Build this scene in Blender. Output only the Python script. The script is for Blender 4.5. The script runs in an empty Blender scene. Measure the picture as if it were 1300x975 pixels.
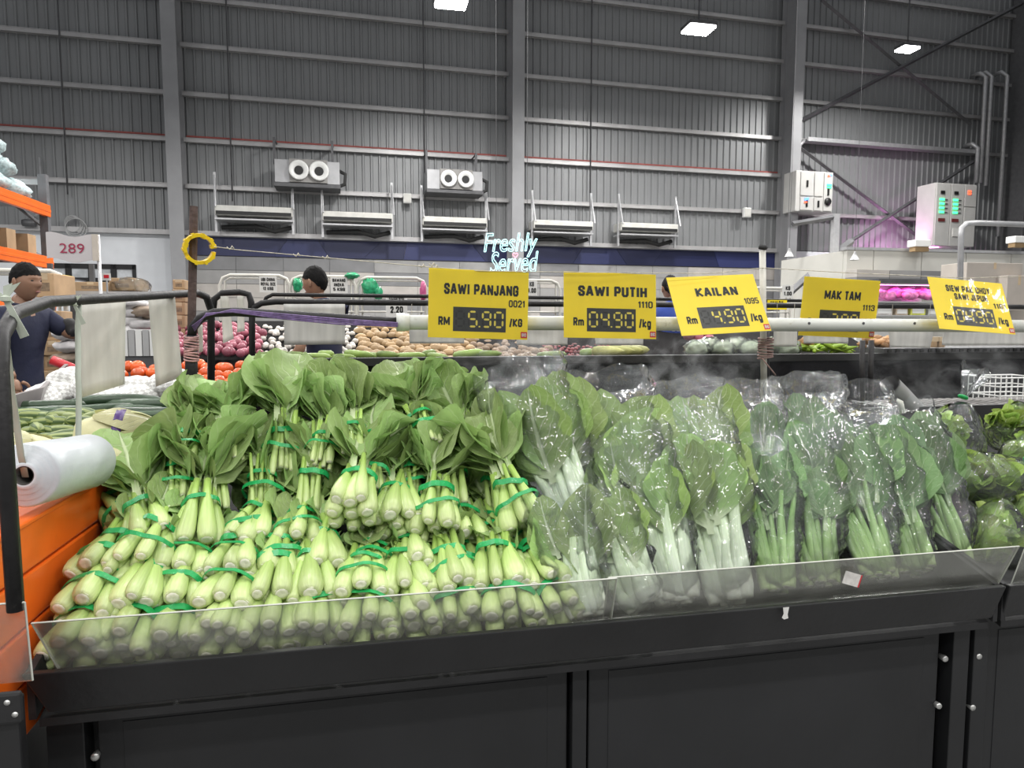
import bpy, math, random
from mathutils import Vector, Matrix, noise

# ------------------------------------------------------------ camera, world, lights
scene = bpy.context.scene
col = scene.collection
FPX, YAW, PITCH, CAMH = 880.0, math.radians(11.6), math.radians(4.8), 1.35
FW = Vector((math.sin(YAW)*math.cos(PITCH), math.cos(YAW)*math.cos(PITCH), -math.sin(PITCH)))
RT = Vector((math.cos(YAW), -math.sin(YAW), 0))
UP = RT.cross(FW)
CAM = Vector((0, 0, CAMH))
cd = bpy.data.cameras.new('camera')
cd.sensor_fit = 'HORIZONTAL'; cd.sensor_width = 36; cd.lens = 36*FPX/1300
cd.clip_start = .05; cd.clip_end = 200
co = bpy.data.objects.new('camera', cd); col.objects.link(co)
co.matrix_world = Matrix(((RT.x, UP.x, -FW.x, CAM.x), (RT.y, UP.y, -FW.y, CAM.y), (RT.z, UP.z, -FW.z, CAM.z), (0, 0, 0, 1)))
scene.camera = co
scene.view_settings.view_transform = 'Standard'
scene.view_settings.look = 'None'
scene.view_settings.exposure = 0.0
scene.view_settings.gamma = 1
scene.view_settings.use_curve_mapping = False
scene.cycles.transparent_max_bounces = 24
scene.cycles.max_bounces = 7; scene.cycles.diffuse_bounces = 3; scene.cycles.glossy_bounces = 3
scene.cycles.volume_bounces = 0

world = bpy.data.worlds.new('hall_ambient'); scene.world = world
world.use_nodes = True
world.node_tree.nodes['Background'].inputs[0].default_value = (.95, .97, 1, 1)
world.node_tree.nodes['Background'].inputs[1].default_value = .30

def hall_lamp(x, y, z, watts, size=.9):
    ld = bpy.data.lights.new('high_bay_light', 'AREA'); ld.shape = 'DISK'; ld.size = size
    ld.energy = watts; ld.color = (1, .985, .96); ld.spread = math.radians(170)
    o = bpy.data.objects.new('high_bay_light', ld); col.objects.link(o); o.location = (x, y, z)
    return o
# the hall's ceiling lamps: rows of high-bay lamps along the hall
for ly, w in ((-6.0, 115), (-2.6, 105), (.8, 62), (4.6, 105), (10.2, 290)):
    for lx in (-8.4, -4.6, -.8, 3.0, 6.8, 10.6):
        hall_lamp(lx, ly, 7.4, w, .5)

# ------------------------------------------------------------ placing
def ray(px, py): return FW + RT*((px-650)/FPX) + UP*((487.5-py)/FPX)
def U(px, py, Y):
    d = ray(px, py); return CAM + d*(Y/d.y)
def UZ(px, py, Z):
    d = ray(px, py); return CAM + d*((Z-CAMH)/d.z)
WA = math.radians(2.6)
W0 = U(650, 300, 20.0)
WN = Vector((math.sin(WA), -math.cos(WA), 0)); WD = Vector((math.cos(WA), math.sin(WA), 0))
def WP(px, py, off=0):
    d = ray(px, py); t = (W0 + WN*off - CAM).dot(WN)/d.dot(WN); return CAM + d*t
def mpp(P): return (Vector(P)-CAM).dot(FW)/FPX

# ------------------------------------------------------------ mesh building
class MB:
    def __init__(s): s.v = []; s.f = []; s.mi = []; s.uv = []
    def add(s, vs, fs, mi=0, uv=None):
        o = len(s.v)
        s.v += [tuple(v) for v in vs]
        s.uv += uv if uv else [(0, 0)]*len(vs)
        s.f += [tuple(i+o for i in f) for f in fs]
        s.mi += [mi]*len(fs)
        return s
    def box(s, x0, y0, z0, x1, y1, z1, mi=0, M=None):
        vs = [Vector(p) for p in ((x0,y0,z0),(x1,y0,z0),(x1,y1,z0),(x0,y1,z0),(x0,y0,z1),(x1,y0,z1),(x1,y1,z1),(x0,y1,z1))]
        if M: vs = [M @ v for v in vs]
        return s.add(vs, [(3,2,1,0),(4,5,6,7),(0,1,5,4),(1,2,6,5),(2,3,7,6),(3,0,4,7)], mi)
    def tube(s, pts, r, seg=8, caps=True, mi=0):
        pts = [Vector(p) for p in pts]; n = len(pts)
        rs = r if isinstance(r, (list, tuple)) else [r]*n
        prev = None; rings = []
        for i, p in enumerate(pts):
            t = (pts[min(i+1, n-1)] - pts[max(i-1, 0)]).normalized()
            if prev is None:
                a = Vector((0,0,1)) if abs(t.z) < .9 else Vector((1,0,0))
                nx = t.cross(a).normalized()
            else:
                nx = (prev - t*prev.dot(t)).normalized()
            prev = nx; ny = t.cross(nx)
            rings.append([p + nx*rs[i]*math.cos(2*math.pi*k/seg) + ny*rs[i]*math.sin(2*math.pi*k/seg) for k in range(seg)])
        vs = [v for rg in rings for v in rg]; fs = []; uv = [(k/seg, i/(n-1)) for i in range(n) for k in range(seg)]
        for i in range(n-1):
            for k in range(seg):
                a = i*seg+k; b = i*seg+(k+1) % seg
                fs.append((a, b, b+seg, a+seg))
        if caps: fs.append(tuple(range(seg-1, -1, -1))); fs.append(tuple((n-1)*seg+k for k in range(seg)))
        return s.add(vs, fs, mi, uv)
    def lathe(s, prof, seg=12, M=None, mi=0, lob=None, ex=1.0, caps=True):
        vs = []; fs = []; uv = []; n = len(prof)
        for i, (r, z) in enumerate(prof):
            for k in range(seg):
                a = 2*math.pi*k/seg; rr = r*(1 + (lob(a, i/(n-1)) if lob else 0))
                vs.append(Vector((rr*math.cos(a), rr*math.sin(a)*ex, z))); uv.append((k/seg, i/(n-1)))
        for i in range(n-1):
            for k in range(seg):
                a = i*seg+k; b = i*seg+(k+1) % seg
                fs.append((a, b, b+seg, a+seg))
        if caps and prof[0][0] > 1e-6: fs.append(tuple(range(seg-1, -1, -1)))
        if caps and prof[-1][0] > 1e-6: fs.append(tuple((n-1)*seg+k for k in range(seg)))
        if M: vs = [M @ v for v in vs]
        return s.add(vs, fs, mi, uv)
    def grid(s, fn, nu, nv, cu=False, mi=0):
        vs = []; uv = []; fs = []; w = nu if cu else nu+1
        for j in range(nv+1):
            for i in range(w):
                vs.append(fn(i/nu, j/nv)); uv.append((i/nu, j/nv))
        for j in range(nv):
            for i in range(nu):
                a = j*w+i; b = j*w+(i+1) % w
                fs.append((a, b, b+w, a+w))
        return s.add(vs, fs, mi, uv)
    def prism(s, poly, y0, y1, mi=0, M=None):          # polygon in x,z extruded along y
        n = len(poly)
        vs = [Vector((x, y0, z)) for x, z in poly]+[Vector((x, y1, z)) for x, z in poly]
        if M: vs = [M @ v for v in vs]
        fs = [tuple(range(n)), tuple(range(2*n-1, n-1, -1))]+[(i, i+n, (i+1) % n+n, (i+1) % n) for i in range(n)]
        return s.add(vs, fs, mi)
    def mesh(s, name, mats, smooth=False):
        me = bpy.data.meshes.new(name)
        me.from_pydata(s.v, [], s.f)
        for m in (mats if isinstance(mats, (list, tuple)) else [mats]): me.materials.append(m)
        if any(s.mi): me.polygons.foreach_set('material_index', s.mi)
        lay = me.uv_layers.new(name='UVMap')
        buf = [0.0]*(2*len(me.loops))
        for l in me.loops:
            buf[2*l.index], buf[2*l.index+1] = s.uv[l.vertex_index]
        lay.data.foreach_set('uv', buf)
        if smooth: me.polygons.foreach_set('use_smooth', [True]*len(me.polygons))
        me.update()
        return me
    def build(s, name, mats, parent=None, smooth=False, bevel=0, M=None):
        return obj(name, s.mesh(name, mats, smooth), parent, bevel, M)

def obj(name, me, parent=None, bevel=0, M=None):
    o = bpy.data.objects.new(name, me); col.objects.link(o)
    if parent is not None: o.parent = parent
    if M is not None: o.matrix_basis = M
    if bevel:
        b = o.modifiers.new('bevel', 'BEVEL'); b.width = bevel; b.segments = 2; b.limit_method = 'ANGLE'; b.angle_limit = .7
    return o
def tag(o, label, cat, group=None):
    o['label'] = label; o['category'] = cat
    if group: o['group'] = group
    return o
def thing(name, label, cat, M=None, group=None):
    o = bpy.data.objects.new(name, None); col.objects.link(o); o.empty_display_size = .05
    if M is not None: o.matrix_basis = M
    return tag(o, label, cat, group)
def structure(o): o['kind'] = 'structure'; return o
def T(p, rz=0): return Matrix.Translation(Vector(p)) @ Matrix.Rotation(rz, 4, 'Z')
def axisM(p, z, hint=None):                            # frame at p with local z along z and local -y turned to hint
    z = Vector(z).normalized(); h = Vector(hint) if hint is not None else Vector((0, -1, .3))
    y = -(h - z*h.dot(z)).normalized(); x = y.cross(z)
    return Matrix(((x.x, y.x, z.x, p[0]), (x.y, y.y, z.y, p[1]), (x.z, y.z, z.z, p[2]), (0, 0, 0, 1)))
ORD = ['first','second','third','fourth','fifth','sixth','seventh','eighth','ninth','tenth','eleventh','twelfth','thirteenth','fourteenth','fifteenth','sixteenth']

def text_into(mb, body, x0, z0, x1, z1, y, depth=.0006, bold=.012, mi=0, M=None):
    """lettering as thin raised mesh fitted to the rectangle x0..x1, z0..z1 in the local x,z plane, front at y"""
    cu = bpy.data.curves.new('lettering', 'FONT'); cu.body = body; cu.size = 1; cu.offset = bold*1.6; cu.resolution_u = 3
    cu.align_x = 'CENTER'
    me = evaluated(bpy.data.objects.new('lettering', cu)); bpy.data.curves.remove(cu)
    xs = [v.co.x for v in me.vertices]; ys = [v.co.y for v in me.vertices]
    ax, bx, ay, by = min(xs), max(xs), min(ys), max(ys)
    fx = (x1-x0)/(bx-ax); fz = (z1-z0)/(by-ay)
    vs = [Vector((x0+(v.co.x-ax)*fx, y, z0+(v.co.y-ay)*fz)) for v in me.vertices]
    if M: vs = [M @ v for v in vs]
    mb.add(vs, [tuple(p.vertices) for p in me.polygons], mi)
    bpy.data.meshes.remove(me)
    return mb

# heavy condensed block lettering: every glyph is a set of strokes (width, polylines) on a unit cell
_O = [(.2,0),(0,.16),(0,.84),(.2,1),(.8,1),(1,.84),(1,.16),(.8,0),(.2,0)]
GLY = {'A': (.66, [[(0,0),(.42,1),(.58,1),(1,0)],[(.2,.28),(.8,.28)]]), 'B': (.6, [[(0,0),(0,1),(.8,1),(1,.85),(1,.65),(.8,.52),(0,.52)],[(.8,.52),(1,.38),(1,.15),(.8,0),(0,0)]]),
 'C': (.58, [[(1,.66),(1,.86),(.8,1),(.2,1),(0,.85),(0,.15),(.2,0),(.8,0),(1,.14),(1,.34)]]), 'D': (.6, [[(0,0),(0,1),(.7,1),(1,.8),(1,.2),(.7,0),(0,0)]]), 'E': (.5, [[(1,0),(0,0),(0,1),(1,1)],[(0,.5),(.85,.5)]]),
 'G': (.6, [[(1,.7),(1,.86),(.8,1),(.2,1),(0,.85),(0,.15),(.2,0),(.8,0),(1,.14),(1,.46),(.6,.46)]]), 'H': (.6, [[(0,0),(0,1)],[(1,0),(1,1)],[(0,.5),(1,.5)]]), 'I': (.25, [[(.5,0),(.5,1)]]),
 'J': (.5, [[(1,1),(1,.18),(.75,0),(.2,0),(0,.2),(0,.32)]]), 'K': (.64, [[(0,0),(0,1)],[(1,1),(.12,.48),(1,0)]]), 'L': (.48, [[(0,1),(0,0),(1,0)]]), 'M': (.82, [[(0,0),(0,1),(.5,.2),(1,1),(1,0)]]),
 'N': (.62, [[(0,0),(0,1),(1,0),(1,1)]]), 'O': (.6, [_O]), 'P': (.58, [[(0,0),(0,1),(.8,1),(1,.85),(1,.58),(.8,.43),(0,.43)]]), 'R': (.6, [[(0,0),(0,1),(.8,1),(1,.85),(1,.6),(.8,.47),(0,.47)],[(.5,.47),(1,0)]]),
 'S': (.58, [[(1,.72),(1,.86),(.8,1),(.2,1),(0,.86),(0,.66),(1,.34),(1,.14),(.8,0),(.2,0),(0,.14),(0,.28)]]), 'T': (.54, [[(0,1),(1,1)],[(.5,1),(.5,0)]]), 'U': (.6, [[(0,1),(0,.15),(.2,0),(.8,0),(1,.15),(1,1)]]),
 'W': (.92, [[(0,1),(.24,0),(.5,.85),(.76,0),(1,1)]]), 'X': (.62, [[(0,0),(1,1)],[(0,1),(1,0)]]), 'Y': (.6, [[(0,1),(.5,.45),(1,1)],[(.5,.45),(.5,0)]]), 'Z': (.54, [[(0,1),(1,1),(0,0),(1,0)]]),
 '0': (.56, [_O]), '1': (.34, [[(0,.8),(.8,1),(.8,0)]]), '2': (.56, [[(0,.7),(0,.86),(.2,1),(.8,1),(1,.85),(1,.62),(0,0),(1,0)]]), '3': (.56, [[(0,.75),(0,.86),(.2,1),(.8,1),(1,.86),(1,.64),(.8,.52),(.4,.52)],[(.8,.52),(1,.38),(1,.14),(.8,0),(.2,0),(0,.14),(0,.26)]]),
 '4': (.58, [[(.75,0),(.75,1),(0,.3),(1,.3)]]), '5': (.56, [[(1,1),(0,1),(0,.55),(.75,.58),(1,.42),(1,.15),(.8,0),(.2,0),(0,.14)]]), '6': (.56, [[(1,.8),(.8,1),(.2,1),(0,.85),(0,.15),(.2,0),(.8,0),(1,.15),(1,.4),(.8,.54),(0,.5)]]),
 '8': (.56, [[(.2,.52),(0,.66),(0,.86),(.2,1),(.8,1),(1,.86),(1,.66),(.8,.52),(.2,.52),(0,.38),(0,.14),(.2,0),(.8,0),(1,.14),(1,.38),(.8,.52)]]), '9': (.56, [[(0,.2),(.2,0),(.8,0),(1,.15),(1,.85),(.8,1),(.2,1),(0,.85),(0,.6),(.2,.46),(1,.5)]]),
 'm': (.84, [[(0,0),(0,.7)],[(0,.6),(.2,.7),(.36,.7),(.5,.58),(.5,0)],[(.5,.58),(.66,.7),(.84,.7),(1,.58),(1,0)]]), 'k': (.58, [[(0,0),(0,1)],[(1,.68),(.12,.32),(1,0)]]),
 'g': (.56, [[(1,.7),(1,-.16),(.8,-.3),(.1,-.3)],[(1,.58),(.8,.7),(.2,.7),(0,.56),(0,.14),(.2,0),(.8,0),(1,.12)]]), '/': (.4, [[(0,-.1),(1,1.05)]]), '.': (.22, [[(.5,0),(.5,.02)]]), ' ': (.3, [])}
def block_into(mb, body, x0, z0, x1, z1, y, th=.22, mi=0):
    pen = 0; Q = []
    for ch in body:
        w, pls = GLY[ch]
        for pl in pls:
            for (a, b), (c, d) in zip(pl, pl[1:]):
                p = Vector((pen+th/2+a*(w-th), th/2+b*(1-th))); q = Vector((pen+th/2+c*(w-th), th/2+d*(1-th))); u = (q-p)
                if u.length < 1e-6: continue
                u = u.normalized()*th/2; n = Vector((-u.y, u.x)); e = u*.55
                Q.append([p-e+n, p-e-n, q+e-n, q+e+n])
        pen += w+.07
    pts = [p for q in Q for p in q]; ax, bx = min(p.x for p in pts), max(p.x for p in pts); ay, by = min(p.y for p in pts), max(p.y for p in pts)
    for q in Q: mb.add([(x0+(p.x-ax)/(bx-ax)*(x1-x0), y, z0+(p.y-ay)/(by-ay)*(z1-z0)) for p in q], [(0, 1, 2, 3)], mi)
    return mb
TMP = bpy.data.scenes.new('workbench')
def evaluated(ob):
    """mesh of an object with its modifiers, evaluated apart from the scene"""
    TMP.collection.objects.link(ob); vl = TMP.view_layers[0]; vl.update()
    me = bpy.data.meshes.new_from_object(ob.evaluated_get(vl.depsgraph)); bpy.data.objects.remove(ob)
    return me

# ------------------------------------------------------------ materials
MATS = {}
def nodes(name):
    m = bpy.data.materials.new(name); m.use_nodes = True; nt = m.node_tree
    return m, nt, nt.nodes['Principled BSDF'], nt.nodes.new, nt.links.new
def mat(name, c, rough=.5, metal=0, var=.12, scale=8, bump=0, bscale=40, rnd=0, emit=0, alpha=1, trans=0, stretch=None, spec=.5, sss=0, dirt=None, dscale=5, dcut=.6):
    if name in MATS: return MATS[name]
    m, nt, b, N, L = nodes(name)
    b.inputs['Roughness'].default_value = rough; b.inputs['Metallic'].default_value = metal
    b.inputs['Specular IOR Level'].default_value = spec
    tc = N('ShaderNodeTexCoord'); mp = N('ShaderNodeMapping')
    L(tc.outputs['Object'], mp.inputs['Vector'])
    if stretch: mp.inputs['Scale'].default_value = stretch
    nz = N('ShaderNodeTexNoise'); nz.inputs['Scale'].default_value = scale; nz.inputs['Detail'].default_value = 5
    L(mp.outputs[0], nz.inputs['Vector'])
    rp = N('ShaderNodeMapRange'); rp.inputs['From Min'].default_value = .3; rp.inputs['From Max'].default_value = .7
    rp.inputs['To Min'].default_value = 1-var; rp.inputs['To Max'].default_value = 1+var
    L(nz.outputs['Fac'], rp.inputs['Value'])
    hsv = N('ShaderNodeHueSaturation'); hsv.inputs['Color'].default_value = (*c, 1)
    L(rp.outputs[0], hsv.inputs['Value'])
    out = hsv.outputs[0]
    if rnd:
        oi = N('ShaderNodeObjectInfo'); r2 = N('ShaderNodeMapRange'); r2.inputs['To Min'].default_value = 1-rnd; r2.inputs['To Max'].default_value = 1+rnd
        L(oi.outputs['Random'], r2.inputs['Value'])
        mm = N('ShaderNodeMath'); mm.operation = 'MULTIPLY'; L(rp.outputs[0], mm.inputs[0]); L(r2.outputs[0], mm.inputs[1]); L(mm.outputs[0], hsv.inputs['Value'])
    if dirt:
        dn = N('ShaderNodeTexNoise'); dn.inputs['Scale'].default_value = dscale; dn.inputs['Detail'].default_value = 8; dn.inputs['Roughness'].default_value = .7
        L(mp.outputs[0], dn.inputs['Vector'])
        cr = N('ShaderNodeMapRange'); cr.inputs['From Min'].default_value = dcut; cr.inputs['From Max'].default_value = dcut+.08
        L(dn.outputs['Fac'], cr.inputs['Value'])
        mx = N('ShaderNodeMix'); mx.data_type = 'RGBA'; L(cr.outputs[0], mx.inputs['Factor']); L(out, mx.inputs['A']); mx.inputs['B'].default_value = (*dirt, 1)
        out = mx.outputs['Result']
    L(out, b.inputs['Base Color'])
    if emit:
        b.inputs['Emission Color'].default_value = (*c, 1); b.inputs['Emission Strength'].default_value = emit
    if trans: b.inputs['Transmission Weight'].default_value = trans
    if alpha < 1: b.inputs['Alpha'].default_value = alpha
    if sss:
        b.inputs['Subsurface Weight'].default_value = sss; b.inputs['Subsurface Radius'].default_value = (.01, .012, .005); b.inputs['Subsurface Scale'].default_value = .5
    if bump:
        n2 = N('ShaderNodeTexNoise'); n2.inputs['Scale'].default_value = bscale; n2.inputs['Detail'].default_value = 6
        L(mp.outputs[0], n2.inputs['Vector'])
        bp = N('ShaderNodeBump'); bp.inputs['Strength'].default_value = bump; bp.inputs['Distance'].default_value = .01
        L(n2.outputs['Fac'], bp.inputs['Height']); L(bp.outputs[0], b.inputs['Normal'])
    MATS[name] = m
    return m

def leaf_mat(name, c, vein, dark=.75, rough=.42, tr=.28, nveins=7):
    """blade colour with midrib and side veins laid out on the leaf's own u,v"""
    m, nt, b, N, L = nodes(name)
    uvn = N('ShaderNodeUVMap'); sp = N('ShaderNodeSeparateXYZ'); L(uvn.outputs[0], sp.inputs[0])
    def mth(op, a, b_=None, c_=None):
        n = N('ShaderNodeMath'); n.operation = op
        for i, x in enumerate((a, b_, c_)):
            if x is None: continue
            if isinstance(x, (int, float)): n.inputs[i].default_value = x
            else: L(x, n.inputs[i])
        return n.outputs[0]
    au = mth('ABSOLUTE', mth('SUBTRACT', sp.outputs['X'], .5))       # 0 at midrib .. .5 at margin
    nzw = N('ShaderNodeTexNoise'); nzw.inputs['Scale'].default_value = 5; L(uvn.outputs[0], nzw.inputs['Vector'])
    wob = mth('MULTIPLY', mth('SUBTRACT', nzw.outputs['Fac'], .5), .14)
    mid = mth('SUBTRACT', 1, mth('DIVIDE', au, mth('SUBTRACT', .062, mth('MULTIPLY', sp.outputs['Y'], .045))))
    mid = mth('MAXIMUM', mid, 0)
    ph = mth('FRACT', mth('ADD', mth('MULTIPLY', mth('SUBTRACT', mth('ADD', sp.outputs['Y'], wob), mth('MULTIPLY', au, .75)), nveins), 5))
    sv = mth('SUBTRACT', 1, mth('MULTIPLY', mth('ABSOLUTE', mth('SUBTRACT', ph, .5)), 11))
    sv = mth('MULTIPLY', mth('MAXIMUM', sv, 0), mth('SUBTRACT', .85, mth('MULTIPLY', au, 1.2)))
    vv = mth('MINIMUM', mth('ADD', mth('MULTIPLY', mid, 1.6), mth('MULTIPLY', sv, .7)), 1)
    pet = mth('MAXIMUM', mth('MULTIPLY', mth('SUBTRACT', .2, sp.outputs['Y']), 9), 0)    # stalk at the base
    vv = mth('MINIMUM', mth('ADD', vv, pet), 1)
    nz = N('ShaderNodeTexNoise'); nz.inputs['Scale'].default_value = 22; nz.inputs['Detail'].default_value = 6
    tc = N('ShaderNodeTexCoord'); L(tc.outputs['Object'], nz.inputs['Vector'])
    oi = N('ShaderNodeObjectInfo')
    val = mth('MULTIPLY', mth('ADD', .62, mth('MULTIPLY', nz.outputs['Fac'], .75)), mth('ADD', dark, mth('MULTIPLY', oi.outputs['Random'], 2*(1-dark))))
    hs = N('ShaderNodeHueSaturation'); hs.inputs['Color'].default_value = (*c, 1); L(val, hs.inputs['Value'])
    L(mth('ADD', .485, mth('MULTIPLY', oi.outputs['Random'], .025)), hs.inputs['Hue'])
    mx = N('ShaderNodeMix'); mx.data_type = 'RGBA'; L(vv, mx.inputs['Factor']); L(hs.outputs[0], mx.inputs['A']); mx.inputs['B'].default_value = (*vein, 1)
    L(mx.outputs['Result'], b.inputs['Base Color'])
    b.inputs['Roughness'].default_value = rough
    cell = N('ShaderNodeTexVoronoi'); cell.inputs['Scale'].default_value = 110; L(tc.outputs['Object'], cell.inputs['Vector'])
    hgt = mth('SUBTRACT', mth('MULTIPLY', cell.outputs['Distance'], .25), mth('MULTIPLY', vv, .9))
    bp = N('ShaderNodeBump'); bp.inputs['Strength'].default_value = .7; bp.inputs['Distance'].default_value = .004
    L(hgt, bp.inputs['Height']); L(bp.outputs[0], b.inputs['Normal'])
    tl = N('ShaderNodeBsdfTranslucent'); L(mx.outputs['Result'], tl.inputs['Color'])
    ms = N('ShaderNodeMixShader'); ms.inputs[0].default_value = tr
    L(b.outputs[0], ms.inputs[1]); L(tl.outputs[0], ms.inputs[2]); L(ms.outputs[0], nt.nodes['Material Output'].inputs[0])
    MATS[name] = m
    return m

def stalk_mat(name, c0, c1, rough=.35, p0=.1, p1=.9):
    """pale at the foot (v=0), greener toward the blade (v=1), ribbed lengthwise"""
    m, nt, b, N, L = nodes(name)
    uvn = N('ShaderNodeUVMap'); sp = N('ShaderNodeSeparateXYZ'); L(uvn.outputs[0], sp.inputs[0])
    mr = N('ShaderNodeMapRange'); mr.inputs['From Min'].default_value = p0; mr.inputs['From Max'].default_value = p1; L(sp.outputs['Y'], mr.inputs['Value'])
    mp = N('ShaderNodeMapping'); mp.inputs['Scale'].default_value = (26, 1.6, 1); L(uvn.outputs[0], mp.inputs['Vector'])
    nz = N('ShaderNodeTexNoise'); nz.inputs['Scale'].default_value = 1; nz.inputs['Detail'].default_value = 3; L(mp.outputs[0], nz.inputs['Vector'])
    mx = N('ShaderNodeMix'); mx.data_type = 'RGBA'; L(mr.outputs[0], mx.inputs['Factor']); mx.inputs['A'].default_value = (*c0, 1); mx.inputs['B'].default_value = (*c1, 1)
    oi = N('ShaderNodeObjectInfo'); ad = N('ShaderNodeMath'); ad.operation = 'MULTIPLY_ADD'; L(oi.outputs['Random'], ad.inputs[0]); ad.inputs[1].default_value = .25; ad.inputs[2].default_value = .62
    a2 = N('ShaderNodeMath'); a2.operation = 'MULTIPLY_ADD'; L(nz.outputs['Fac'], a2.inputs[0]); a2.inputs[1].default_value = .5; L(ad.outputs[0], a2.inputs[2])
    hs = N('ShaderNodeHueSaturation'); L(mx.outputs['Result'], hs.inputs['Color']); L(a2.outputs[0], hs.inputs['Value'])
    L(hs.outputs[0], b.inputs['Base Color']); b.inputs['Roughness'].default_value = rough
    b.inputs['Subsurface Weight'].default_value = .15; b.inputs['Subsurface Radius'].default_value = (.008, .01, .004); b.inputs['Subsurface Scale'].default_value = .4
    bp = N('ShaderNodeBump'); bp.inputs['Strength'].default_value = .35; bp.inputs['Distance'].default_value = .003
    L(nz.outputs['Fac'], bp.inputs['Height']); L(bp.outputs[0], b.inputs['Normal'])
    MATS[name] = m
    return m

def film_mat(name, haze=.06, gloss=.75, rough=.08, crease=1.0, tint=(.95, .97, .97), scale=13):
    """clear crinkled plastic film: transparent, glossy by fresnel, sharp creases in the relief"""
    m, nt, b, N, L = nodes(name); nt.nodes.remove(b)
    tc = N('ShaderNodeTexCoord')
    mp = N('ShaderNodeMapping'); mp.inputs['Scale'].default_value = (1, 1, .38); L(tc.outputs['Object'], mp.inputs['Vector'])
    nz = N('ShaderNodeTexNoise'); nz.inputs['Scale'].default_value = 9; nz.inputs['Detail'].default_value = 3; L(mp.outputs[0], nz.inputs['Vector'])
    ad = N('ShaderNodeMix'); ad.data_type = 'RGBA'; ad.inputs['Factor'].default_value = .16; L(mp.outputs[0], ad.inputs['A']); L(nz.outputs['Color'], ad.inputs['B'])
    vo = N('ShaderNodeTexVoronoi'); vo.feature = 'F1'; vo.distance = 'CHEBYCHEV'; vo.inputs['Scale'].default_value = scale; L(ad.outputs['Result'], vo.inputs['Vector'])
    n2 = N('ShaderNodeTexNoise'); n2.inputs['Scale'].default_value = 55; n2.inputs['Detail'].default_value = 4; L(mp.outputs[0], n2.inputs['Vector'])
    sm = N('ShaderNodeMath'); sm.operation = 'MULTIPLY_ADD'; L(n2.outputs['Fac'], sm.inputs[0]); sm.inputs[1].default_value = .16; L(vo.outputs['Distance'], sm.inputs[2])
    bp = N('ShaderNodeBump'); bp.inputs['Strength'].default_value = crease; bp.inputs['Distance'].default_value = .016; L(sm.outputs[0], bp.inputs['Height'])
    lw = N('ShaderNodeFresnel'); lw.inputs['IOR'].default_value = 1.38; L(bp.outputs[0], lw.inputs['Normal'])
    mm = N('ShaderNodeMath'); mm.operation = 'MULTIPLY'; mm.use_clamp = True; L(lw.outputs[0], mm.inputs[0]); mm.inputs[1].default_value = gloss
    tr = N('ShaderNodeBsdfTransparent'); tr.inputs[0].default_value = (*tint, 1)
    gl = N('ShaderNodeBsdfGlossy'); gl.inputs['Roughness'].default_value = rough; L(bp.outputs[0], gl.inputs['Normal'])
    df = N('ShaderNodeBsdfDiffuse'); df.inputs[0].default_value = (.9, .93, .93, 1); L(bp.outputs[0], df.inputs['Normal'])
    m1 = N('ShaderNodeMixShader'); m1.inputs[0].default_value = haze; L(tr.outputs[0], m1.inputs[1]); L(df.outputs[0], m1.inputs[2])
    m2 = N('ShaderNodeMixShader'); L(mm.outputs[0], m2.inputs[0]); L(m1.outputs[0], m2.inputs[1]); L(gl.outputs[0], m2.inputs[2])
    L(m2.outputs[0], nt.nodes['Material Output'].inputs[0])
    MATS[name] = m
    return m

# ------------------------------------------------------------ shared materials
G = mat('cladding_grey', (.245, .25, .255), .45, .2, .10, .6, 0)
girt_m = mat('girt_galvanised', (.45, .44, .44), .45, .4, .1, 3)
col_m = mat('column_paint', (.30, .30, .31), .5, .1, .08, 2)
dark_m = mat('dark_steel', (.10, .10, .105), .5, .3, .2, 6)
black_m = mat('black_paint', (.015, .015, .016), .65, 0, .3, 7, .12, 60, dirt=(.06, .06, .06), dscale=9, dcut=.67)
blackp_m = mat('black_pipe', (.020, .019, .020), .5, 0, .35, 14, .15, 70, dirt=(.07, .065, .06), dscale=16, dcut=.64, spec=.3)
white_m = mat('white_paint', (.78, .80, .83), .55, 0, .04, 3)
offw_m = mat('offwhite_enamel', (.62, .61, .57), .4, 0, .08, 6)
grey_m = mat('grey_plastic', (.42, .42, .42), .5, 0, .08, 8)
bundle_m = mat('black_rubber', (.02, .02, .02), .7, 0, .2, 10)
orange_m = mat('orange_enamel', (.86, .145, .012), .32, 0, .10, 5, .05, 30, dirt=(.55, .10, .015), dscale=12, dcut=.66)
carton_m = mat('carton', (.40, .27, .155), .8, 0, .15, 6, .1, 30, rnd=.18)
white_pl = mat('white_plastic', (.80, .80, .78), .35, 0, .04, 6)
paper_m = mat('paper', (.70, .69, .66), .6, 0, .05, 9)
ink_m = mat('black_ink', (.012, .012, .012), .5, 0, .1, 10)
red_m = mat('red_plastic', (.55, .02, .03), .35, 0, .1, 8)
galv_m = mat('galvanised_pipe', (.48, .48, .49), .4, .5, .1, 10)

# ------------------------------------------------------------ the hall
fl = MB(); fl.box(-16, -8, -.1, 26, 24, 0)
structure(fl.build('floor', mat('concrete_floor', (.20, .20, .195), .45, 0, .2, 1.5, .05, 20)))
WM = T((W0.x, W0.y, 0), WA)
def ws(px, py, off=0):
    P = WP(px, py, off); return (P-Vector((W0.x, W0.y, 0))).dot(WD), P.z
SL, SR = ws(-170, 200)[0], ws(1278, 200)[0]
ZB = ws(650, 307)[1]                       # foot of the metal cladding
ZT = 13.0
cl = MB(); x = SL; prof = []
while x < SR:
    for dx, o in ((0, 0), (.125, 0), (.145, -.035), (.185, -.035), (.205, 0)): prof.append((x+dx, o))
    x += .22
vs = [(a, o, z) for z in (ZB, ZT) for a, o in prof]; n = len(prof)
cl.add(vs, [(i, i+1, i+1+n, i+n) for i in range(n-1)])
cl.box(SL, .02, ZB, SR, .25, ZT)
wall = structure(cl.build('wall_back', G, M=WM))
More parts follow.
